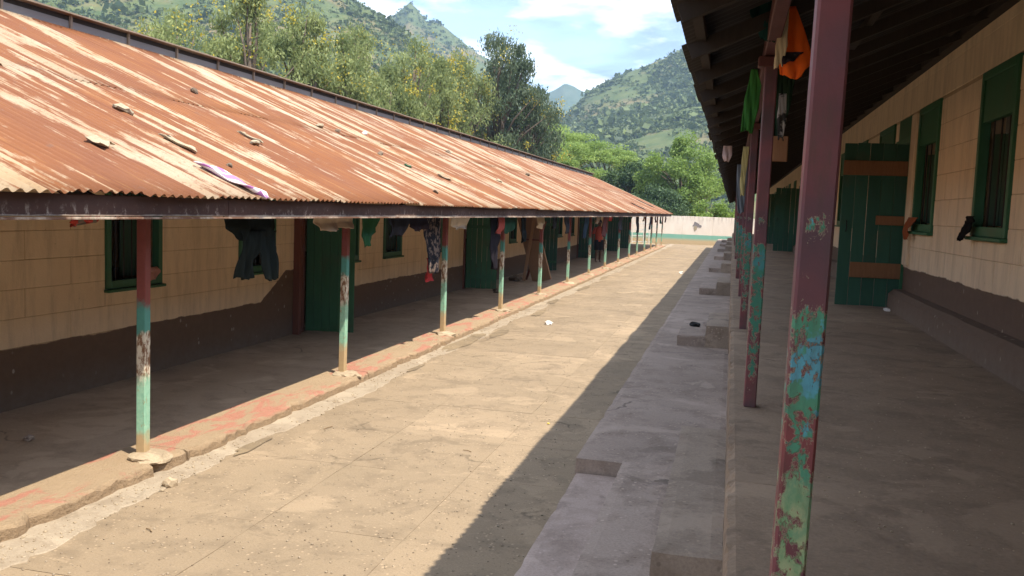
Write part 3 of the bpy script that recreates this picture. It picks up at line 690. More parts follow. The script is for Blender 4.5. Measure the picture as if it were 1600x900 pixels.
# sloping plinth ledge at the wall foot
v = []; f = []; n = 120
for i in range(n+1):
    yy = -6+68*i/n; v += [(2.03, yy, RV-0.02), (2.04+random.uniform(-.006, .006), yy, 1.27), (2.10, yy, 1.325+random.uniform(-.006, .006)), (2.205, yy, 1.335)]
    if i: a = 4*(i-1); f += [(a, a+1, a+5, a+4), (a+1, a+2, a+6, a+5), (a+2, a+3, a+7, a+6)]
add('wall_plinth', mesh('wall_plinth', v, f, MAT['wall_r']), RB)
b = B(); b.box(6.6, -6, 0, 6.8, 62, 4.18); b.box(2.41, -6, 0, 6.59, -5.8, 4.18); b.box(2.41, 61.8, 0, 6.59, 62, 4.18); b.build('rear_wall', MAT['wall_r'], RB)
b = B(); b.box(2.41, -5.79, 0.9, 6.59, 61.79, RV-0.01); b.build('room_floor', MAT['floor_r'], RB)
for a, c in rw: window(RB, XR, a, c, 2.1, 3.6, -1, MAT['green'], 0.46, 3, random.choice([0.3, 0.6, None]))
for i, (a, c) in enumerate(rd):
    frame_jambs(RB, XR, a, c, RV, 3.24, -1, MAT['green'])
    b = B(); b.box(XR-0.012, a+.002, 3.33, XR+0.05, c-.002, 3.598, .003); b.build('transom_panel', MAT['green'], RB)
    if i in (0, 1, 3):
        door_leaf(RB, XR-0.02, a-0.02, -1, 0.80, RV, 2.16, MAT['green_dk'], 5, [(0.40, 0.60, .0, .80, MAT['wood']), (1.74, 1.93, .0, 1.0, MAT['wood']), (1.10, 1.22, .0, .45, MAT['wood'])] if i == 0 else [], 0.0)
b = B(); b.box(XR-0.05, 12.18, 1.66, XR-0.001, 12.46, 3.57, .01); b.build('pier', MAT['wall_r'], RB)
b = B(); b.box(2.09, -5, 4.05, 2.19, 62, 4.22); b.build('wall_plate', MAT['dark_wood'], RB)
XER, ZER = -0.33, 3.17; LTR = (5.2+0.33)/math.cos(ANG)
rf = B()
for d in (0.12, 1.3, 2.5, 3.8, 5.2):
    x = XER+math.cos(ANG)*d; z = ZER+math.sin(ANG)*d-0.045; rf.bar((x, -5, z), (x, 62.5, z), 0.05, 0.06)
roofR = rf.build('roof_timbers', MAT['dark_wood'], RB)
lay_sheets(roofR, XER, ZER, 1, SL, LTR, -5, 62, MAT['dark_iron'], 0.6)
y = -4.5
while y < 62:
    b = B(); b.bar((XER+0.05, y, ZER-0.085), (5.1, y, ZER-0.085+5.38*SL), 0.05, 0.08); b.build('rafter', MAT['dark_wood'], RB); y += 0.96
b = B(); b.v += [(5.1,-5,5.44),(5.1,62.2,5.44),(10,62.2,3.3),(10,-5,3.3),(5.1,-5,5.42),(5.1,62.2,5.42),(10,62.2,3.28),(10,-5,3.28)]
b.f += [(3,2,1,0),(4,5,6,7),(4,7,3,0),(2,6,5,1),(3,7,6,2),(1,5,4,0)]; b.build('rear_roof', MAT['dark_iron'], RB)
b = B(); b.box(0.125, -5, 3.14, 0.195, 62, 3.245, .006); b.build('post_beam', MAT['beam_r'], RB)
pb = B(); pb.box(-0.036, -0.036, 0, 0.036, 0.036, 2.075, .006); pf = B(); pf.box(-0.0295, -0.0295, 0, 0.0295, 0.0295, 2.075, .005); pmr = mesh('post', pf.v, pf.f, MAT['post_r']); pmr2 = mesh('post', pb.v, pb.f, MAT['post_r2'])
RPY = [1.70+3.84*i for i in range(-1, 16)]
for i, y in enumerate(RPY):
    o = add('post', pmr if i < 2 else pmr2, RB, (0.163+(0 if i < 4 else random.uniform(-.02, .02)), y, RV-0.002)); o.rotation_euler = (random.uniform(-.004, .004), random.uniform(-.004, .004) if i != 1 else 0.014, random.uniform(-.05, .05))
    if i == 1: o.location.x = 0.130
    pbox('post_cap', (0.15, 0.10, 0.06), MAT['beam_r'], o, (0, 0, 2.046), .006)

# ------------------------------------------------------------------ far boundary wall
b = B(); fwx = [-30+2.2*i for i in range(24)]
for i, x in enumerate(fwx):
    b = B() if False else b
    b.box(x, 68+random.uniform(-.004, .004), -0.03, x+2.197, 68.22, 2.09+random.uniform(-.03, .03), .012)
fw = tag(b.build('boundary_wall', MAT['farwall']), 'whitewashed boundary wall with turquoise foot closing the far end of the courtyard', 'wall')
blob('plaster_hole', -2.55, 67.985, 0.26, 0.20, 1.45, MAT['ridge_grey'], fw, 24, 0, 0.45).rotation_euler = (R(90), 0, 0)
blob('plaster_hole', -2.65, 67.984, 0.10, 0.22, 1.22, MAT['stone'], fw, 20, 0, 0.4).rotation_euler = (R(90), 0, 0)

# ------------------------------------------------------------------ hills
from mathutils import noise as mn
def fbm(x, y, z=0.0, o=6): return mn.fractal(Vector((x, y, z)), 1.0, 2.1, o)
HILLS = []
def interp(tab, a): return float(np.interp(a, [t[0] for t in tab], [t[1] for t in tab]))
def hill(name, tab, r0, rr, r1, a0, a1, mat, na=190, nr=70, rough=0.10, seed=0.0):
    V = []; F = []
    P = np.zeros((na+1, nr+1, 3))
    for i in range(na+1):
        az = a0+(a1-a0)*i/na; el = interp(tab, az); H = rr*math.tan(R(max(el, 0)))+2.2
        for j in range(nr+1):
            r = r0+(r1-r0)*j/nr; t = (r-r0)/(rr-r0)
            if t <= 1: s = t**1.15*(1-0.18*math.sin(math.pi*t))
            else: s = max(0.0, 1-((r-rr)/(r1-rr))**1.5)
            x, y = math.sin(R(az))*r, math.cos(R(az))*r
            nz = fbm(x*0.006+seed, y*0.006, seed)*rough*H*min(1, t)*(1-0.75*math.exp(-((t-1)/.12)**2)) + fbm(x*0.035, y*0.035+seed, 3, 4)*H*0.006*min(1, t)
            P[i, j] = (x, y, H*s+nz-1.5)
    idx = np.arange((na+1)*(nr+1)).reshape(na+1, nr+1)
    F = np.stack([idx[:-1,:-1], idx[1:,:-1], idx[1:,1:], idx[:-1,1:]], -1).reshape(-1, 4)
    o = tag(add(name, fast_mesh(name, P.reshape(-1, 3), F[:, ::-1], mat, None, True)), kind='structure'); HILLS.append((name, P, r0, rr, r1)); return o
hill('hill_near_left', [(-75,9),(-55,13),(-41,14.5),(-33,14.5),(-28,13.6),(-24.5,12.6),(-23.3,12.1),(-22.2,11.5),(-21,10.9),(-19.8,9.9),(-18,8.6),(-16,6.5),(-13.5,4.0),(-12,2.5),(-10,0)], 150, 430, 800, -75, -9.5, MAT['hill'], 230, 80, 0.17, 1.3)
hill('hill_peak', [(-30,9),(-25,10.5),(-22.5,11.0),(-21.7,11.5),(-21.1,12.0),(-20.65,12.35),(-20.2,12.1),(-19.6,11.4),(-18.9,11.35),(-18.1,10.9),(-17,10.15),(-15.6,9.2),(-14.2,8.5),(-13.3,7.95),(-12.3,7.5),(-11.6,6.9),(-10.8,5.5),(-9.8,4.2),(-8.5,2.5),(-6,0)], 420, 850, 1500, -31, -5.5, MAT['hill'], 230, 60, 0.06, 5.7)
hill('hill_right', [(-16,0),(-13,3.2),(-11.3,5.2),(-10.2,6.4),(-9.2,7.5),(-8.0,8.2),(-6.9,8.75),(-6.0,9.1),(-4.5,9.7),(-3.2,10.25),(-1,11),(4,12.2),(12,13.5),(30,12),(50,10)], 230, 620, 1200, -16, 50, MAT['hill'], 250, 75, 0.14, 9.1)
hill('hill_far', [(-16,5.5),(-13.5,6.6),(-12.2,7.1),(-11.5,7.5),(-10.8,7.95),(-10.3,7.8),(-9.6,7.5),(-8.6,7.2),(-6,6.0),(-3,5)], 1100, 1500, 1900, -17, -2, MAT['hill_far'], 90, 20, 0.03, 2.2)
# scrub on the hillsides
ico = bmesh.new(); bmesh.ops.create_icosphere(ico, subdivisions=1, radius=1); ico.verts.ensure_lookup_table()
IV = np.array([q.co[:] for q in ico.verts]); IF = np.array([[q.index for q in f.verts] for f in ico.faces]); ico.free()
def scrub(name, P, count, smin, smax, amax=None, label=''):
    na, nr = P.shape[0]-1, P.shape[1]-1
    jmax = int(nr*0.52); out = []
    cs = []
    while len(cs) < count:
        i = RNG.integers(0, na); j = RNG.integers(2, jmax); u, v = RNG.random(2)
        p = P[i, j]*(1-u)*(1-v)+P[i+1, j]*u*(1-v)+P[i, j+1]*(1-u)*v+P[i+1, j+1]*u*v
        az = math.degrees(math.atan2(p[0], p[1]))
        if az < -43 or az > 0.5: continue
        if fbm(p[0]*0.02, p[1]*0.02, 7, 3)+RNG.normal(0, .22) < -0.10: continue
        cs.append(p)
    cs = np.array(cs); n = len(cs); sz = smin*0.7+(smax-smin*0.7)*RNG.random(n)**2.2; sz = sz*np.where(RNG.random(n) < 0.06, 2.3, 1.0)
    k = 14; o = RNG.normal(size=(n, k, 3)); o /= np.linalg.norm(o, axis=2, keepdims=True); o *= RNG.random((n, k, 1))**0.5
    C = cs[:, None, :]+o*sz[:, None, None]*np.array([1.0, 1.0, 0.55])+np.array([0, 0, 1])*sz[:, None, None]*0.35
    D = RNG.normal(size=(n, k, 3)); D /= np.linalg.norm(D, axis=2, keepdims=True); E_ = np.cross(D, RNG.normal(size=(n, k, 3))); E_ /= np.linalg.norm(E_, axis=2, keepdims=True)
    hs = sz[:, None, None]*RNG.uniform(.22, .5, (n, k, 1)); h2 = hs*RNG.uniform(.6, 1.1, (n, k, 1))
    V = np.stack([C-D*hs, C+E_*h2, C+D*hs, C-E_*h2], 2)
    tone = np.repeat(np.clip(RNG.normal(0.45, 0.22, (n, 1))+RNG.normal(0, .15, (n, k)), 0, 1).ravel(), 4)
    F = np.arange(n*k*4).reshape(-1, 4)
    return tag(add(name, fast_mesh(name, V.reshape(-1, 3), F, MAT['scrub'], tone)), label, 'scrub', kind='stuff')
scrub('hillside_scrub', HILLS[0][1], 15000, 0.6, 2.0, label='grey green scrub covering the near left hillside')
scrub('hillside_scrub', HILLS[1][1], 10000, 1.0, 2.8, label='bluish green scrub covering the pointed peak')
scrub('hillside_scrub', HILLS[2][1], 24000, 0.8, 2.4, label='green scrub covering the hillside on the right')

# ------------------------------------------------------------------ trees
def leaf_cloud(name, C, D, L, W, tone, mat, parent):
    """C centres, D long axis, L length, W width: one pointed four-sided leaf each"""
    n = len(C); D = D/np.linalg.norm(D, axis=1, keepdims=True); r = RNG.normal(size=(n, 3)); Sx = np.cross(D, r); Sx /= np.linalg.norm(Sx, axis=1, keepdims=True)
    L = L[:, None]; W = W[:, None]
    V = np.stack([C-D*L/2, C+Sx*W/2, C+D*L/2, C-Sx*W/2], 1).reshape(-1, 3); F = np.arange(n*4).reshape(-1, 4)
    return add(name, fast_mesh(name, V, F, mat, np.repeat(tone, 4)), parent)
def tree(kind, name, label, x, y, h, wd, leafmat, nl, group, zbase=0.0, flowers=0, droop=0.6, L=0.22, W=0.075, seed=0, low=0.25, clumps=34, flat=1.0, leafspread=0.75):
    t = tag(empty(name, (x, y, zbase)), label, 'tree', group)
    rg = np.random.default_rng(seed+100)
    # clump centres
    cs = []
    while len(cs) < clumps:
        p = rg.uniform(-1, 1, 3)
        if np.linalg.norm(p) > 1 or np.linalg.norm(p) < 0.35: continue
        if kind == 'umbrella':
            q = np.array([p[0]*wd/2, p[1]*wd/2, h*(0.70+0.26*(1-(p[0]**2+p[1]**2)))+rg.normal(0, .35)-h*0.18*(rg.random() < .35)])
        else:
            zf = low+(1-low)*(p[2]+1)/2; prof = math.sin(math.pi*min(1, (zf-low)/(1-low)*0.80+0.17))**0.7
            q = np.array([p[0]*wd/2*prof, p[1]*wd/2*prof, zf*h*0.96])
        cs.append(q)
    cs = np.array(cs)
    b = B(); lean = rg.normal(0, .25, 2); tops = h*(0.55 if kind == 'umbrella' else 0.8)
    tp = [Vector((lean[0]*k*k*1.2, lean[1]*k*k*1.2, tops*k)) for k in (0, .25, .5, .75, 1)]
    tr = 0.018*h+0.06; b.tube([tuple(q) for q in tp], [tr, tr*.8, tr*.62, tr*.42, tr*.15], 7)
    for c in cs:
        k = min(0.95, max(0.15, (c[2]/tops)*0.62 - 0.05)); s = tp[0].lerp(tp[4], k); s = Vector((lean[0]*k*k*1.2, lean[1]*k*k*1.2, tops*k))
        e = Vector(c); mid = s.lerp(e, 0.55)+Vector(rg.normal(0, .18, 3))+Vector((0, 0, -0.05*h if kind == 'umbrella' else 0.02*h))
        b.tube([tuple(s), tuple(mid), tuple(e)], [tr*.36, tr*.2, 0.012], 5)
    b.build('trunk', MAT['bark'], t, True)
    rc = wd*0.17*leafspread if kind != 'umbrella' else wd*0.14
    wts = rg.uniform(0.4, 1.5, clumps); wts /= wts.sum(); ids = rg.choice(clumps, nl, p=wts)
    off = rg.normal(size=(nl, 3)); off /= np.maximum(np.linalg.norm(off, axis=1, keepdims=True), 1e-6); off *= (rg.random(nl)**0.5)[:, None]
    sizes = rg.uniform(0.65, 1.35, clumps)*rc
    sc = np.array([1, 1, 0.32 if kind == 'umbrella' else 0.85*flat])
    C = cs[ids]+off*sizes[ids][:, None]*sc
    if kind == 'droop':   # strands hang from the clump
        C[:, 2] -= np.abs(rg.normal(0, .5, nl))*rc*0.9
    D = rg.normal(size=(nl, 3)); D[:, 2] -= droop*2.2
    ct = rg.uniform(0, 1, clumps); tone = np.clip(ct[ids]*0.55+rg.random(nl)*0.5, 0, 1)
    cr = leaf_cloud('crown', C, D, rg.uniform(.6, 1.3, nl)*L, rg.uniform(.7, 1.3, nl)*W, tone, leafmat, t)
    if flowers:
        ntuft = flowers*10; tc_ = cs[rg.choice(clumps, ntuft)]+rg.normal(size=(ntuft, 3))*rc*0.75; nf = 34*ntuft
        tc_[:, 1] -= rc*0.3; tc_[:, 0] += rc*0.3; ts = rg.uniform(.22, .6, ntuft); ii = rg.choice(ntuft, nf)
        CC = tc_[ii]+rg.normal(size=(nf, 3))*ts[ii][:, None]*0.6
        leaf_cloud('blossom', CC, rg.normal(size=(nf, 3)), np.full(nf, .15), np.full(nf, .09), rg.random(nf), MAT['flower'], t)
    return t
FT = [  # x, y, height, width, blossoms, label
 (-23.0, 33.0, 9.6, 5.4, 1, 'leftmost feathery grey green tree behind the rusty roof'),
 (-21.0, 36.0, 12.2, 5.4, 3, 'tall feathery tree with a few yellow blossom tufts, second from left behind roof'),
 (-20.0, 39.5, 12.0, 5.4, 5, 'feathery tree with the largest yellow blossom patch, third from left behind roof'),
 (-19.0, 42.0, 11.2, 5.0, 1, 'drooping grey green tree just right of the large yellow blossom patch'),
 (-18.5, 46.0, 10.2, 5.6, 2, 'lower grey green tree in the dip of the tree row, below the hill shoulder'),
 (-19.5, 53.0, 13.0, 6.2, 4, 'feathery tree with yellow tufts under the pointed peak'),
 (-17.5, 52.5, 11.4, 5.6, 3, 'grey green tree in front of its neighbours, right of the pointed peak'),
 (-18.5, 60.0, 13.2, 6.6, 3, 'broad grey green tree left of the tallest dark tree'),
 (-24.5, 43.0, 12.6, 6.6, 2, 'feathery tree filling the gap behind the largest blossom patch'),
 (-22.5, 51.0, 13.2, 6.8, 2, 'feathery tree behind the dip, left of the pointed peak'),
 (-21.0, 62.0, 13.6, 7.0, 2, 'pale feathery tree behind its neighbours, below the peak right slope'),
 (-26.5, 38.5, 11.8, 6.4, 1, 'pale feathery tree at the back near the left end of the row'),
]
for i, (x, y, h, wd, fl, lb) in enumerate(FT):
    tree('droop', 'flowering_tree', lb, x, y, h, wd, MAT['leaf_grey'], 17000, 'feathery trees behind the left building', flowers=fl, droop=0.75, L=0.26, W=0.075, seed=i, low=0.12, clumps=60)
tree('droop', 'drooping_tree', 'tallest dark drooping tree behind the roof, with airy top twigs', -17.2, 64.0, 16.0, 9.5, MAT['leaf_dark'], 17000, 'feathery trees behind the left building', flowers=2, droop=0.9, L=0.34, W=0.085, seed=31, low=0.12, clumps=80, leafspread=0.5)
tree('droop', 'drooping_tree', 'dark drooping tree at the right end of the feathery row', -15.6, 66.5, 12.6, 7.4, MAT['leaf_dark'], 16000, 'feathery trees behind the left building', flowers=1, droop=0.9, L=0.34, W=0.085, seed=32, low=0.1, clumps=70, leafspread=0.6)
AC = [(-17.5, 88, 10.6, 10.5, 'light green flat-topped acacia highest above the far roof end'), (-15.8, 78, 8.0, 8.5, 'light green flat-topped acacia lowest and nearest behind the roof ridge end'), (-11.8, 86, 8.4, 8.0, 'light green flat-topped acacia nearest the dark round tree'), (-22.0, 96, 12.3, 9.0, 'olive acacia rising beside the dark drooping tree')]
for i, (x, y, h, wd, lb) in enumerate(AC):
    tree('umbrella', 'acacia_tree', lb, x, y, h, wd, MAT['leaf_acacia'], 17000, 'flat-topped acacias past the far wall', droop=0.0, L=0.22, W=0.11, seed=50+i, clumps=46)
tree('round', 'leafy_tree', 'bright green leafy tree behind the white wall beside the right roof edge', -4.4, 80, 9.4, 7.6, MAT['leaf_bright'], 24000, 'leafy trees behind the far wall', droop=0.15, L=0.26, W=0.12, seed=71, low=0.12, clumps=60)
tree('round', 'leafy_tree', 'dark green round tree between the acacias and the bright green tree', -9.0, 84, 7.6, 7.6, MAT['leaf_deep'], 20000, 'leafy trees behind the far wall', droop=0.3, L=0.28, W=0.14, seed=72, low=0.05, clumps=60)
tree('round', 'leafy_tree', 'deep green low tree filling the gap behind the white wall', -6.3, 76, 4.6, 6.4, MAT['leaf_deep'], 12000, 'leafy trees behind the far wall', droop=0.3, L=0.26, W=0.13, seed=73, low=0.0, clumps=46)
tree('round', 'leafy_tree', 'small bright bush poking over the white wall at its right end', -1.6, 73, 3.9, 4.2, MAT['leaf_bright'], 8000, 'leafy trees behind the far wall', droop=0.2, L=0.22, W=0.11, seed=74, low=0.0, clumps=36)
tree('round', 'leafy_tree', 'dark bushy tree behind the roof end, left of the round dark tree', -13.0, 76, 5.2, 7.0, MAT['leaf_deep'], 12000, 'leafy trees behind the far wall', droop=0.3, L=0.26, W=0.13, seed=75, low=0.0, clumps=46)

# ------------------------------------------------------------------ hanging clothes
def cloth(name, label, panels, mat, cat='cloth', group=None, axis='y', x=-4.28, fold=0.035, seed=0, nu=26, nv=18, thick=0.006):
    """panels: list of rows [(z, lo, hi), ...] from top to bottom, spans along the clothes line"""
    rg = random.Random(seed); V = []; F = []
    for pn, rows in enumerate(panels):
        zs = [r_[0] for r_ in rows]; ph = [rg.uniform(0, 7) for _ in range(4)]; wmax = max(r_[2]-r_[1] for r_ in rows); fq = max(rg.uniform(9, 16), rg.uniform(11, 16)/wmax); fold_ = fold if wmax > 0.25 else min(fold, 0.10*wmax); base = len(V)
        jg = [rg.uniform(-1, 1) for _ in range(nu+1)]
        for j in range(nv+1):
            t = j/nv; s = t*(len(rows)-1); k = min(int(s), len(rows)-2); u = s-k; u = u*u*(3-2*u)*0.5+u*0.5
            z = zs[k]*(1-u)+zs[k+1]*u; lo = rows[k][1]*(1-u)+rows[k+1][1]*u; hi = rows[k][2]*(1-u)+rows[k+1][2]*u
            for i in range(nu+1):
                q = i/nu; a = lo+(hi-lo)*q
                dpt = fold_*(0.35+0.65*t)*(math.sin(fq*(a+0.15*z)+ph[0])+0.5*math.sin(fq*2.3*a+ph[1]+2*t))+0.02*math.sin(5*t+ph[2]) + pn*0.02
                zz = z-0.006*t*t*jg[i]-0.014*t*math.sin(fq*0.6*a+ph[3])
                V.append((x+dpt, a, zz) if axis == 'y' else (a, x+dpt, zz))
        for j in range(nv):
            for i in range(nu):
                a = base+j*(nu+1)+i; F.append((a, a+1, a+nu+2, a+nu+1))
    me = mesh(name, V, F, mat, True); o = add(name, me)
    c = sum((Vector(v) for v in V), Vector())/len(V); me.transform(Matrix.Translation(-c)); o.location = c
    md = o.modifiers.new('thickness', 'SOLIDIFY'); md.thickness = thick
    return tag(o, label, cat, group)
GR = 'clothes hung under the left eave'
T = 2.09
cloth('hanging_trousers', 'dark grey green trousers hung over a line, left of the first green door', [[(T, 6.93, 7.86), (1.93, 7.0, 7.84), (1.83, 7.22, 7.80)], [(1.90, 7.18, 7.52), (1.7, 7.2, 7.5), (1.47, 7.18, 7.44)], [(1.90, 7.5, 7.86), (1.7, 7.52, 7.78), (1.44, 7.58, 7.82)]], cloth_mat((0.016,0.020,0.018)), 'trousers', GR, seed=1, fold=0.03)
cloth('hanging_garment', 'small red and grey garment peeping below the eave at far left', [[(T, 5.06, 5.36), (2.0, 5.09, 5.35), (1.975, 5.14, 5.32)]], cloth_mat((0.35,0.05,0.04), (0.16,0.15,0.13)), 'cloth', GR, seed=2)
cloth('hanging_skirt', 'cream frilled cloth hung above the first green door', [[(T, 8.72, 9.72), (1.96, 8.78, 9.70), (1.89, 8.9, 9.6)]], cloth_mat((0.55,0.44,0.33)), 'skirt', GR, seed=3, fold=0.05)
cloth('hanging_shirt', 'bottle green shirt twisted on the line right of the second post', [[(T, 9.95, 10.56), (1.9, 9.98, 10.48), (1.8, 9.96, 10.25), (1.67, 9.98, 10.2)]], cloth_mat((0.03,0.10,0.045)), 'shirt', GR, seed=4)
cloth('hanging_cloth', 'navy blue cloth hung before a small window', [[(T, 10.75, 11.55), (1.9, 10.8, 11.45), (1.78, 10.85, 11.4)]], cloth_mat((0.03,0.032,0.045)), 'cloth', GR, seed=5)
cloth('hanging_jacket', 'black flowered jacket hanging low beside the third post', [[(T, 12.15, 12.98), (1.75, 12.2, 12.95), (1.5, 12.3, 12.95), (1.2, 12.32, 12.9)]], cloth_mat((0.02,0.02,0.026), (0.16,0.12,0.10)), 'jacket', GR, seed=6)
cloth('hanging_cloth', 'dark purple cloth bunched under the eave left of the flowered jacket', [[(T, 11.5, 12.3), (1.92, 11.55, 12.3), (1.84, 11.75, 12.25)]], cloth_mat((0.03,0.022,0.03)), 'cloth', GR, seed=7)
cloth('hanging_scarf', 'pink red cloth dangling below the flowered jacket', [[(1.42, 12.52, 12.82), (1.2, 12.58, 12.85), (1.06, 12.70, 12.86)]], cloth_mat((0.45,0.06,0.07)), 'scarf', GR, seed=8, x=-4.36)
cloth('hanging_cloth', 'white cloth draped diagonally right of the third post', [[(T, 13.42, 14.5), (1.9, 13.45, 14.4), (1.82, 13.85, 14.3)]], cloth_mat((0.58,0.54,0.50)), 'cloth', GR, seed=9)
cloth('hanging_trousers', 'long dark trousers hanging near the fourth post', [[(T, 15.85, 16.4), (1.8, 15.8, 16.45), (1.45, 15.78, 16.35), (1.05, 15.95, 16.3)]], cloth_mat((0.025,0.022,0.028)), 'trousers', GR, seed=10)
cloth('hanging_shirt', 'faded red shirt on the line left of the fourth post', [[(T, 15.9, 16.35), (1.8, 15.95, 16.3), (1.72, 16.0, 16.25)]], cloth_mat((0.36,0.09,0.08)), 'shirt', GR, seed=11, x=-4.18)
cloth('hanging_shirt', 'dark green shirt draped around the fourth post', [[(T, 16.3, 17.5), (1.92, 16.4, 17.4), (1.72, 16.5, 17.0)]], cloth_mat((0.025,0.07,0.045)), 'shirt', GR, seed=12, x=-4.2)
cloth('hanging_cloth', 'cream cloth hung just left of the fifth post', [[(T, 19.7, 20.6), (1.9, 19.8, 20.55), (1.75, 20.0, 20.35)]], cloth_mat((0.5,0.40,0.28)), 'cloth', GR, seed=13)
cloth('hanging_shirt', 'black shirt hanging right of the leaning boards', [[(T, 19.2, 19.7), (1.7, 19.15, 19.65), (1.45, 19.3, 19.6)]], cloth_mat((0.02,0.025,0.028)), 'shirt', GR, seed=14, x=-4.5)
cols = [((0.03,0.03,0.035),'black'), ((0.4,0.06,0.05),'red'), ((0.03,0.05,0.08),'navy'), ((0.45,0.40,0.36),'off white'), ((0.03,0.08,0.05),'dark green'), ((0.12,0.05,0.05),'maroon'), ((0.3,0.25,0.2),'khaki'), ((0.05,0.05,0.06),'charcoal')]
far = [(21.6,.5,.35,0,'just right of the fifth post'), (23.3,.6,.5,7,'halfway between the fifth and sixth posts'), (26.4,.7,.7,2,'right of the sixth post'), (28.8,.6,.3,6,'left of the seventh post'), (30.4,.8,.75,5,'right of the seventh post'), (32.0,.7,.22,1,'beside the person in the red shirt'), (35.0,.9,.6,7,'right of the eighth post'), (38.4,.8,.3,4,'left of the ninth and tenth posts'), (41.5,1.0,.8,0,'between the ninth and eleventh posts, far off'), (44.5,.8,.3,3,'far off below the eave, right of a black one'), (48.0,1.0,.75,2,'hanging long near the far end of the eave'), (51.5,.8,.4,5,'near the far end, three bays before the last post'), (55.2,.8,.5,4,'two bays before the last post'), (59.3,.6,.45,5,'at the very last post of the left eave')]
for i, (y, wd, dr, ci, wh) in enumerate(far):
    cloth('hanging_cloth', '%s cloth hung %s' % (cols[ci][1], wh), [[(T, y, y+wd), (T-dr*0.5, y+.03, y+wd-.02), (T-dr, y+.06*wd*3, y+wd-.08)]], cloth_mat(cols[ci][0]), 'cloth', GR, seed=20+i, nu=14, nv=10)
cl = B(); cl.tube([(-4.28, -4, 2.09)] + [(-4.28, 6.16+3.853*i, 2.09) for i in range(0, 15)], 0.004, 5)
tag(cl.build('clothes_line', MAT['black']), 'thin dark clothes line strung under the left eave', 'line')
# right-hand clothes on the beam
GQ = 'clothes hung under the right eave'
cloth('hanging_vest', 'bright orange and cream vest hanging beside the second right post', [[(3.32, 0.215, 0.26), (3.14, 0.20, 0.33), (3.02, 0.19, 0.36), (2.95, 0.2, 0.31)]], cloth_mat((0.72,0.13,0.02)), 'vest', GQ, axis='x', x=5.05, seed=41, fold=0.02, nu=12)
cloth('hanging_cloth', 'cream cloth folded against the orange vest', [[(3.30, 0.20, 0.225), (3.10, 0.165, 0.225), (3.0, 0.17, 0.21)]], cloth_mat((0.5,0.42,0.28)), 'cloth', GQ, axis='x', x=5.0, seed=42, fold=0.01, nu=8)
cloth('hanging_cloth', 'black cloth strip lying across the orange vest', [[(3.07, 0.21, 0.31), (3.03, 0.205, 0.27), (3.0, 0.205, 0.22)]], cloth_mat((0.03,0.025,0.03)), 'cloth', GQ, axis='x', x=4.98, seed=43, fold=0.008, nu=8)
cloth('hanging_bag', 'leaf green cloth bag hanging left of the second right post', [[(3.02, 0.055, 0.085), (2.93, 0.04, 0.115), (2.78, 0.02, 0.10), (2.67, 0.015, 0.075)]], cloth_mat((0.035,0.12,0.025)), 'bag', GQ, axis='x', x=5.25, seed=44, fold=0.03, nu=14)
cloth('hanging_net', 'dark teal net bunched above the second right post', [[(3.45, 0.0, 0.20), (3.28, 0.03, 0.19), (3.15, 0.09, 0.16)]], cloth_mat((0.015,0.05,0.045)), 'net', GQ, axis='x', x=5.1, seed=45, fold=0.03)
cloth('hanging_cloth', 'dark green garment behind the second right post', [[(3.2, 0.22, 0.36), (2.9, 0.225, 0.32), (2.7, 0.23, 0.27)]], cloth_mat((0.02,0.04,0.025)), 'cloth', GQ, axis='x', x=6.3, seed=46, fold=0.02)
cloth('hanging_rag', 'grey patterned rag on the far side of the second right post', [[(2.95, 0.23, 0.275), (2.8, 0.23, 0.28), (2.68, 0.24, 0.27)]], cloth_mat((0.35,0.33,0.30), (0.05,0.05,0.05)), 'rag', GQ, axis='x', x=5.75, seed=47, fold=0.01, nu=8)
cloth('hanging_rag', 'pale yellow rag by the third right post', [[(2.88, 0.06, 0.12), (2.6, 0.05, 0.10), (2.4, 0.06, 0.09)]], cloth_mat((0.42,0.36,0.16)), 'rag', GQ, axis='x', x=9.1, seed=48, fold=0.015, nu=10)
cloth('hanging_rag', 'pale pink scrap hanging under the far right eave', [[(3.06, -0.16, -0.06), (2.95, -0.17, -0.05), (2.86, -0.14, -0.09)]], cloth_mat((0.5,0.36,0.32)), 'rag', GQ, axis='x', x=11.4, seed=49, fold=0.015, nu=10)
cloth('hanging_cloth', 'grey blue cloth among the far right posts', [[(2.9, 0.02, 0.16), (2.5, 0.03, 0.15), (2.25, 0.06, 0.14)]], cloth_mat((0.15,0.17,0.19)), 'cloth', GQ, axis='x', x=12.6, seed=50, fold=0.02, nu=10)
b = B(); b.box(0.20, 6.0, 2.56, 0.315, 6.03, 2.72, .004); tag(b.build('wooden_board', MAT['wood']), 'small square brown board fixed behind the second right post', 'board')
b = B(); b.tube([(0.62, 3.9, 3.18), (0.90, 4.15, 3.25), (0.905, 4.15, 3.20)], 0.010, 6); tag(b.build('metal_bracket', MAT['white_metal']), 'pale hooked metal bracket under the right roof', 'bracket')
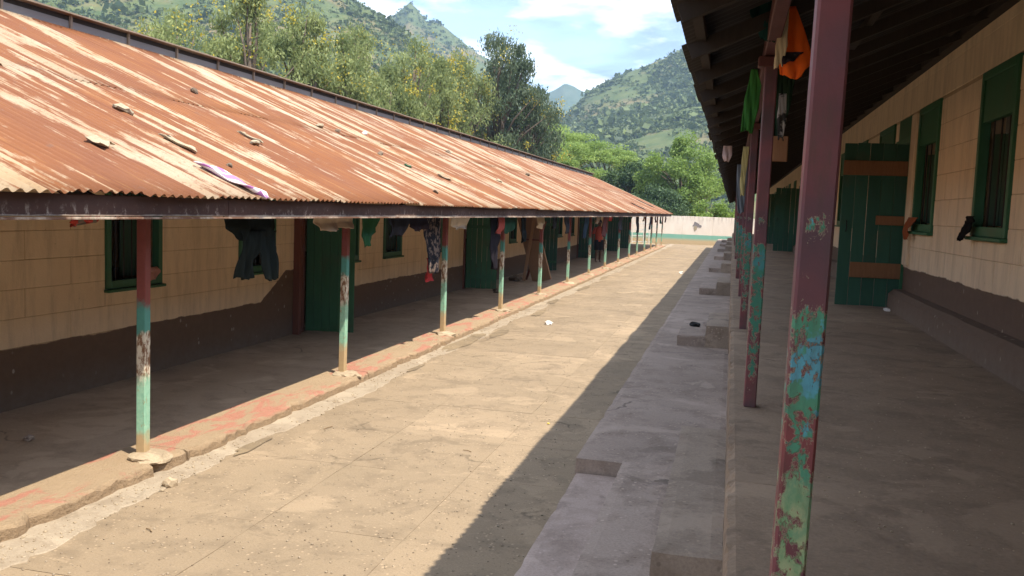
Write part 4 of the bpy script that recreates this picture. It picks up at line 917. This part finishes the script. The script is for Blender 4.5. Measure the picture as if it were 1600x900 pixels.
# cloths on the right window sills
cloth('sill_rag', 'orange brown rag hanging out of the right window beside the open door', [[(2.27, 11.42, 11.98), (2.2, 11.6, 12.03), (2.08, 11.86, 12.06), (1.98, 11.96, 12.05)]], cloth_mat((0.26,0.08,0.035)), 'rag', x=2.10, seed=60, fold=0.015, nu=12)
cloth('sill_rag', 'black cloth slung over the sill of the nearest right window', [[(2.28, 8.75, 9.0), (2.2, 8.95, 9.2), (2.06, 9.05, 9.24)]], cloth_mat((0.015,0.013,0.013)), 'cloth', x=2.09, seed=61, fold=0.02, nu=12)
cloth('sill_rag', 'pink rag stuffed in the sill of the leftmost window', [[(1.36, 9.02, 9.2), (1.3, 8.98, 9.26), (1.2, 9.05, 9.22)]], cloth_mat((0.38,0.2,0.17)), 'rag', x=-6.53, seed=62, fold=0.02, nu=12)
cloth('door_rag', 'black rag hanging from the edge of the second left door', [[(1.1, -5.87, -5.78), (.95, -5.88, -5.74), (.7, -5.87, -5.80)]], cloth_mat((0.015,0.013,0.015)), 'rag', axis='x', x=21.9, seed=63, fold=0.01, nu=8)

# ------------------------------------------------------------------ things on the rusty roof
def roofpt(x, y, dz=0.02): return (x, y, ZE+SL*(XE-x)+dz)
def rock(name, label, x, y, sx, sy, sz, mat, seed, onroof=True, z=0.0, cat='stone', group=None):
    bm = bmesh.new(); bmesh.ops.create_icosphere(bm, subdivisions=2, radius=1); o = Vector((seed*1.7, seed*0.9, 0))
    for q in bm.verts:
        k = 1+0.4*mn.noise(q.co*1.3+o)+0.2*mn.noise(q.co*3.5+o); q.co = Vector((q.co.x*sx*k, q.co.y*sy*k, max(-0.5*sz, q.co.z*sz*k)))
    me = bpy.data.meshes.new(name); bm.to_mesh(me); bm.free(); me.materials.append(mat)
    o = add(name, me, None, roofpt(x, y, 0.015+sz*0.45) if onroof else (x, y, z+sz*0.45), random.random()*3 if not onroof else 0)
    if onroof: o.rotation_euler = (0, ANG, seed*0.7)
    return tag(o, label, cat, group)
SR = 'stones and scraps lying on the rusty roof'
for i, (x, y, sx, sy, sz, m_, lb) in enumerate([
 (-5.73,7.58,.16,.13,.06,'stone','largest flat stone slab on the rusty roof, upper left'),
 (-7.17,10.92,.12,.06,.06,'stone_dk','dark lump high on the rusty roof near the ridge, left part'),
 (-6.75,13.87,.13,.11,.07,'stone','brownish stone high up in the middle of the rusty roof'),
 (-5.31,9.27,.09,.12,.05,'stone','tan stone on the rusty roof above the first door'),
 (-6.69,14.42,.11,.06,.05,'stone_dk','small dark stone next to the brownish one high on the roof'),
 (-6.94,16.19,.09,.08,.07,'paper','round pale stone high on the middle of the roof'),
 (-5.79,14.17,.12,.08,.05,'stone_dk','dark flat stone mid roof, right of the pale round one'),
 (-6.97,21.47,.14,.10,.07,'stone_dk','dark stone high on the right part of the roof'),
 (-4.55,7.5,.05,.05,.03,'stone_dk','tiny dark chip above the purple striped cloth'),
 (-5.28,20.13,.14,.13,.06,'stone','tan rubble low on the right part of the roof'),
 (-4.3,12.7,.09,.07,.04,'stone_dk','dark scrap close to the roof edge above the third post'),
 (-6.3,27.5,.16,.14,.07,'stone_dk','dark stone far along the roof, halfway up')]):
    rock('roof_stone', lb, x, y, sx*.6, sy*.6, sz*.7, MAT[m_], i+1, group=SR)
def curled_sheet(name, label, x, y, L, W, mat, rot_, curl):
    v = []; f = []; n = 10; mcol = 6; rg = random.Random(int(x*100+y*10))
    for i in range(n+1):
        for j in range(mcol+1):
            t = i/n-0.5; s = j/mcol-0.5; e = 1+0.25*math.sin(7*t+3)+rg.uniform(-.1, .1)
            v.append((0.62*s*W*e, 0.62*t*L+rg.uniform(-.01, .01), 0.6*curl*(abs(s)*2)**2+0.012*math.sin(9*t)+0.02))
    for i in range(n):
        for j in range(mcol): a = i*(mcol+1)+j; f.append((a, a+1, a+mcol+2, a+mcol+1))
    o = add(name, mesh(name, v, f, mat, True), None, roofpt(x, y, 0.012)); o.rotation_euler = (0, ANG, 0); o.rotation_euler.rotate_axis('Z', rot_)
    md = o.modifiers.new('thickness', 'SOLIDIFY'); md.thickness = 0.006; return tag(o, label, 'scrap', SR)
curled_sheet('roof_scrap', 'tan torn sheet scrap low on the left of the rusty roof', -4.75, 5.98, .42, .22, MAT['stone'], 0.3, .03)
curled_sheet('roof_scrap', 'long tan torn scrap on the roof right of the tan stone slab', -4.97, 7.33, .2, .5, MAT['stone'], 0.1, .02)
curled_sheet('roof_scrap', 'curled brown scrap above the first door on the roof', -5.5, 9.5, .12, .42, MAT['stone'], 0.2, .03)
curled_sheet('roof_scrap', 'small green plastic scrap in the middle of the roof', -5.35, 14.3, .16, .18, MAT['green'], 0.5, .02)
curled_sheet('roof_scrap', 'pale scrap low on the roof over the third post', -5.0, 15.2, .2, .35, MAT['pale_cement'], 0.4, .03)
curled_sheet('roof_patch', 'dark loose roofing patch near the far end of the roof', -4.6, 45.0, .9, 1.1, MAT['dark_iron'], 0.0, .02)
curled_sheet('roof_patch', 'second dark roofing patch at the far end of the roof', -5.2, 55.0, .9, 1.6, MAT['dark_iron'], 0.0, .02)
# striped cloth hanging over the eave
v = []; f = []; n = 22
for i in range(n+1):
    t = i/n; x = -4.48+0.60*t; y = 6.90-0.02*t+0.03*math.sin(6*t)-0.0; wdt = 0.045+0.03*math.sin(3*t+0.4)
    for j in range(7):
        s = j/6-0.5; z = ZE+SL*(XE-x)+0.03+0.018*math.sin(9*t+j)+0.02*math.cos(j*1.9) if x < -3.9 else ZE+0.03-(x+3.9)*1.2+0.01*math.sin(j*2)
        v.append((x, y+s*wdt*2.6*(1.1-0.3*t)+0.12*t, z))
    if i:
        for j in range(6): a = (i-1)*7+j; f.append((a, a+1, a+8, a+7))
m = M('striped_cloth', 0.9); yy = m.xyz(m.pos())[1]
m.col(m.mix(m.ramp(m.math('FRACT', m.math('MULTIPLY', yy, 22.0)), (0.45, 0), (0.55, 1)), (0.75,0.70,0.72), (0.40,0.16,0.38)))
o = add('striped_cloth', mesh('striped_cloth', v, f, m.m, True)); o.modifiers.new('thickness', 'SOLIDIFY').thickness = 0.006
tag(o, 'purple and white striped cloth lying on the rusty roof edge', 'cloth')

# ------------------------------------------------------------------ things in the left veranda
t = tag(empty('leaning_boards', (-5.6, 25.6, LV)), 'brown plywood boards leaning in a cross under the left veranda', 'boards')
b = B(); b.bar((-0.30, 0.1, 1.98), (0.32, -0.1, 0.0), 0.05, 0.62); b.build('board', MAT['ply'], t)
b = B(); b.bar((0.30, 0.12, 1.75), (-0.25, 0.3, 0.0), 0.04, 0.06); b.build('brace', MAT['jamb'], t)
b = B(); b.bar((-0.28, 0.0, 1.2), (0.32, -0.14, 1.2), 0.04, 0.04); b.build('cross_rail', MAT['jamb'], t)
b = B(); b.bar((0.02, -0.12, 1.9), (-0.22, -0.18, 0.0), 0.03, 0.09); b.build('brace', MAT['ply'], t)
# person far down the veranda
def person():
    P = tag(empty('person', (-5.28, 36.6, LV)), 'person in red shirt and dark shorts walking in the far left veranda', 'person')
    J = {'pel':(0,0,.92),'spi':(0,.01,1.12),'che':(0,.0,1.33),'nek':(0,-.01,1.47),'hed':(0,-.02,1.55),'hd2':(0,-.01,1.66),'crn':(0,0,1.72),
         'shL':(-.16,0,1.40),'elL':(-.24,.03,1.14),'wrL':(-.25,-.06,.90),'paL':(-.25,-.09,.83),'shR':(.16,0,1.40),'elR':(.24,.05,1.14),'wrR':(.24,0,.89),'paR':(.24,-.02,.82),
         'hiL':(-.09,0,.88),'knL':(-.10,-.08,.50),'anL':(-.10,.02,.09),'toL':(-.10,-.15,.03),'hiR':(.09,0,.88),'knR':(.10,.04,.50),'anR':(.10,.18,.11),'toR':(.10,.04,.03)}
    Rd = {'pel':.12,'spi':.105,'che':.125,'nek':.05,'hed':.075,'hd2':.095,'crn':.06,'shL':.055,'elL':.04,'wrL':.027,'paL':.03,'shR':.055,'elR':.04,'wrR':.027,'paR':.03,'hiL':.085,'knL':.055,'anL':.036,'toL':.03,'hiR':.085,'knR':.055,'anR':.036,'toR':.03}
    E = [('pel','spi'),('spi','che'),('che','nek'),('nek','hed'),('hed','hd2'),('hd2','crn'),('che','shL'),('shL','elL'),('elL','wrL'),('wrL','paL'),('che','shR'),('shR','elR'),('elR','wrR'),('wrR','paR'),('pel','hiL'),('hiL','knL'),('knL','anL'),('anL','toL'),('pel','hiR'),('hiR','knR'),('knR','anR'),('anR','toR')]
    for sd in 'LR':
        bx, by, bz = J['pa'+sd]
        for k, (dy, ln) in enumerate([(-.028,.07),(-.009,.085),(.010,.08),(.028,.062)]):
            J['f%s%d' % (sd, k)] = (bx, by+dy, bz-.04); J['g%s%d' % (sd, k)] = (bx, by+dy-.012, bz-.04-ln); Rd['f%s%d' % (sd, k)] = .009; Rd['g%s%d' % (sd, k)] = .007
            E += [('pa'+sd, 'f%s%d' % (sd, k)), ('f%s%d' % (sd, k), 'g%s%d' % (sd, k))]
        J['t'+sd] = (bx, by-.055, bz-.02); Rd['t'+sd] = .010; E.append(('pa'+sd, 't'+sd))
    names = list(J); me = bpy.data.meshes.new('body'); me.from_pydata([J[n] for n in names], [(names.index(a), names.index(c)) for a, c in E], [])
    o = add('body', me, P); sk = o.modifiers.new('skin', 'SKIN')
    for i, n in enumerate(names): me.skin_vertices[0].data[i].radius = (Rd[n], Rd[n])
    me.skin_vertices[0].data[0].use_root = True; sk.use_smooth_shade = True; o.modifiers.new('sub', 'SUBSURF').levels = 1; o.modifiers['sub'].render_levels = 2
    me.materials.append(MAT['skin'])
    def tube_part(name, rings, mat, sides=14):
        v = []; f = []
        for (c, rx, ry) in rings:
            for k in range(sides): a = 2*math.pi*k/sides; v.append((c[0]+rx*math.cos(a), c[1]+ry*math.sin(a), c[2]+0.006*math.sin(3*a)))
        for i in range(len(rings)-1):
            for k in range(sides): f.append((i*sides+k, i*sides+(k+1) % sides, (i+1)*sides+(k+1) % sides, (i+1)*sides+k))
        q = add(name, mesh(name, v, f, mat, True), P); q.modifiers.new('thickness', 'SOLIDIFY').thickness = 0.006; return q
    sh = cloth_mat((0.42,0.09,0.06)); st_ = cloth_mat((0.02,0.02,0.024))
    tube_part('shirt', [((0,0,.86),.165,.13),((0,0,1.0),.155,.125),((0,.01,1.2),.16,.13),((0,0,1.36),.175,.12),((0,0,1.44),.13,.09),((0,-.01,1.49),.06,.06)], sh)
    for s, e in ((-1, 'L'), (1, 'R')):
        tube_part('sleeve', [((s*.15,0,1.44),.06,.07),((s*.19,.01,1.32),.065,.07),((s*.225,.03,1.17),.06,.065)], sh)
        k = J['kn'+e]; tube_part('shorts_leg', [((s*.075,0,.93),.105,.125),((s*.09,(k[1])*.4,.74),.10,.115),((s*.10,k[1],.52),.095,.105)], st_)
    hb = bmesh.new(); bmesh.ops.create_icosphere(hb, subdivisions=2, radius=0.106)
    for q in list(hb.verts):
        if q.co.z < -0.02 and q.co.y < 0.03: hb.verts.remove(q)
    hm = bpy.data.meshes.new('hair'); hb.to_mesh(hm); hb.free(); hm.materials.append(MAT['hair']); add('hair', hm, P, (0, 0.005, 1.665))
    fb = B(); fb.box(-.012,-.125,1.60,.012,-.09,1.64,.004); fb.build('nose', MAT['skin'], P)
    for s in (-1, 1):
        e_ = B(); e_.box(s*.035-.012,-.108,1.655,s*.035+.012,-.09,1.668,.003); e_.build('eye', MAT['paper'], P)
        e_ = B(); e_.box(s*.098-.01,-.02,1.61,s*.098+.01,.02,1.67,.006); e_.build('ear', MAT['skin'], P)
    e_ = B(); e_.box(-.025,-.105,1.572,.025,-.088,1.582,.003); e_.build('mouth', MAT['jamb'], P)
    P.rotation_euler.z = 0.35; return P
person()
# white metal rack standing past the far end of the building
t = tag(empty('metal_rack', (-6.3, 64.3, 0)), 'white metal rack standing beyond the far end of the left building', 'rack')
for x in (-.6, -.2, .2, .6): b = B(); b.box(x-.025, -.02, 0, x+.025, .02, 1.95, .004); b.build('upright', MAT['white_metal'], t)
for z in (.12, .55, .98, 1.4, 1.85): b = B(); b.box(-.66, .022, z, .66, .05, z+.06, .004); b.build('cross_bar', MAT['white_metal'], t)
# litter
def crumple(name, label, x, y, z, s, mat, cat='litter'):
    bm = bmesh.new(); bmesh.ops.create_icosphere(bm, subdivisions=2, radius=s)
    for q in bm.verts: q.co *= random.uniform(.55, 1.2); q.co.z = max(-.3*s, q.co.z*.6)
    me = bpy.data.meshes.new(name); bm.to_mesh(me); bm.free(); me.materials.append(mat); return tag(add(name, me, None, (x, y, z+.3*s)), label, cat)
crumple('crumpled_paper', 'crumpled white paper lying in the sunny middle of the courtyard', -3.31, 16.78, 0.005, .085, MAT['paper'])
crumple('crumpled_paper', 'white scrap on the shadow edge far down the courtyard', -1.75, 34.0, 0.005, .09, MAT['paper'])
crumple('petal', 'tiny yellow petal on the sunlit courtyard', -1.72, 8.9, 0.005, .014, MAT['yellow'])
crumple('black_rag', 'black rag dropped on the second concrete steps', -0.42, 12.45, 0.68, .075, MAT['black'], 'rag')
crumple('dark_sandals', 'dark rag heap on the floor by the second left door', -5.55, 21.4, LV, .14, MAT['stone_dk'], 'rag')
crumple('dark_bundle', 'grey bundle on the floor at the foot of the leaning boards', -6.0, 25.2, LV, .2, MAT['stone_dk'], 'bundle')
crumple('plastic_scrap', 'pale plastic scrap on the dark veranda floor at left', -5.65, 6.25, LV, .05, MAT['apron'])
crumple('white_scrap', 'white scrap beside the open green door on right veranda floor', 2.0, 12.3, RV, .05, MAT['paper'])
rock('loose_stone', 'loose tan stone on the pale gutter near the first post', -4.03, 5.85, .045, .06, .05, MAT['mound'], 77, False, 0.005)
tw = [(-3.6,5.0),(-2.2,7.6),(-3.7,7.9)]
for i, (x, y) in enumerate(tw):
    b = B(); a = random.random()*3; d = Vector((math.cos(a), math.sin(a), 0))*random.uniform(.03, .07)
    b.tube([tuple(-d), (0.004, 0.004, .004), tuple(d)], 0.0035, 5); o = b.build('twig', MAT['twig'], None, False, (x, y, 0.008)); tag(o, 'short dry twig lying on the sunlit courtyard concrete', 'twig', 'dry twigs on the courtyard')

# loose grit
def grit(name, label, n, x0, x1, y0, y1, z, smax, mat, bias=1.8):
    c = np.stack([RNG.uniform(x0, x1, n), y0+(y1-y0)*RNG.random(n)**bias, np.full(n, z)], 1); sz = 0.0025+smax*RNG.random(n)**3
    V = IV[None]*RNG.uniform(.7, 1.2, (n, len(IV), 1))*sz[:, None, None]*np.array([1, 1, .6])+c[:, None, :]
    F = (IF[None]+(np.arange(n)*len(IV))[:, None, None]).reshape(-1, 3)
    tag(add(name, fast_mesh(name, V.reshape(-1, 3), F, mat)), label, 'grit', kind='stuff')
grit('courtyard_grit', 'pale grit strewn over the courtyard concrete', 3800, -4.0, -0.97, 3.2, 30, 0.003, 0.009, MAT['pale_cement'])
grit('courtyard_grit', 'dark grit strewn over the courtyard concrete', 2200, -4.0, -0.97, 3.2, 30, 0.003, 0.0055, MAT['stone_dk'])
grit('apron_grit', 'fine grit lying on the right veranda floor', 700, 0.35, 1.98, 3.4, 20, RV+0.002, 0.0045, MAT['mound'])
grit('gutter_grit', 'crumbs of cement along the left kerb', 1500, -4.26, -4.0, 3.6, 40, 0.008, 0.014, MAT['mound'])
# ------------------------------------------------------------------ haze
hz = B(); hz.box(-2410, -310, -1.6, 2410, 2610, 245)
hm = bpy.data.materials.new('haze_air'); hm.use_nodes = True; hm.node_tree.nodes.clear()
pv = hm.node_tree.nodes.new('ShaderNodeVolumePrincipled'); pv.inputs['Color'].default_value = (0.44,0.63,0.86,1); pv.inputs['Density'].default_value = 0.00042; pv.inputs['Anisotropy'].default_value = 0.2
ho = hm.node_tree.nodes.new('ShaderNodeOutputMaterial'); hm.node_tree.links.new(pv.outputs[0], ho.inputs['Volume'])
tag(hz.build('haze', hm), 'thin bluish haze in the valley air', 'haze', kind='stuff')
S.cycles.volume_bounces = 0
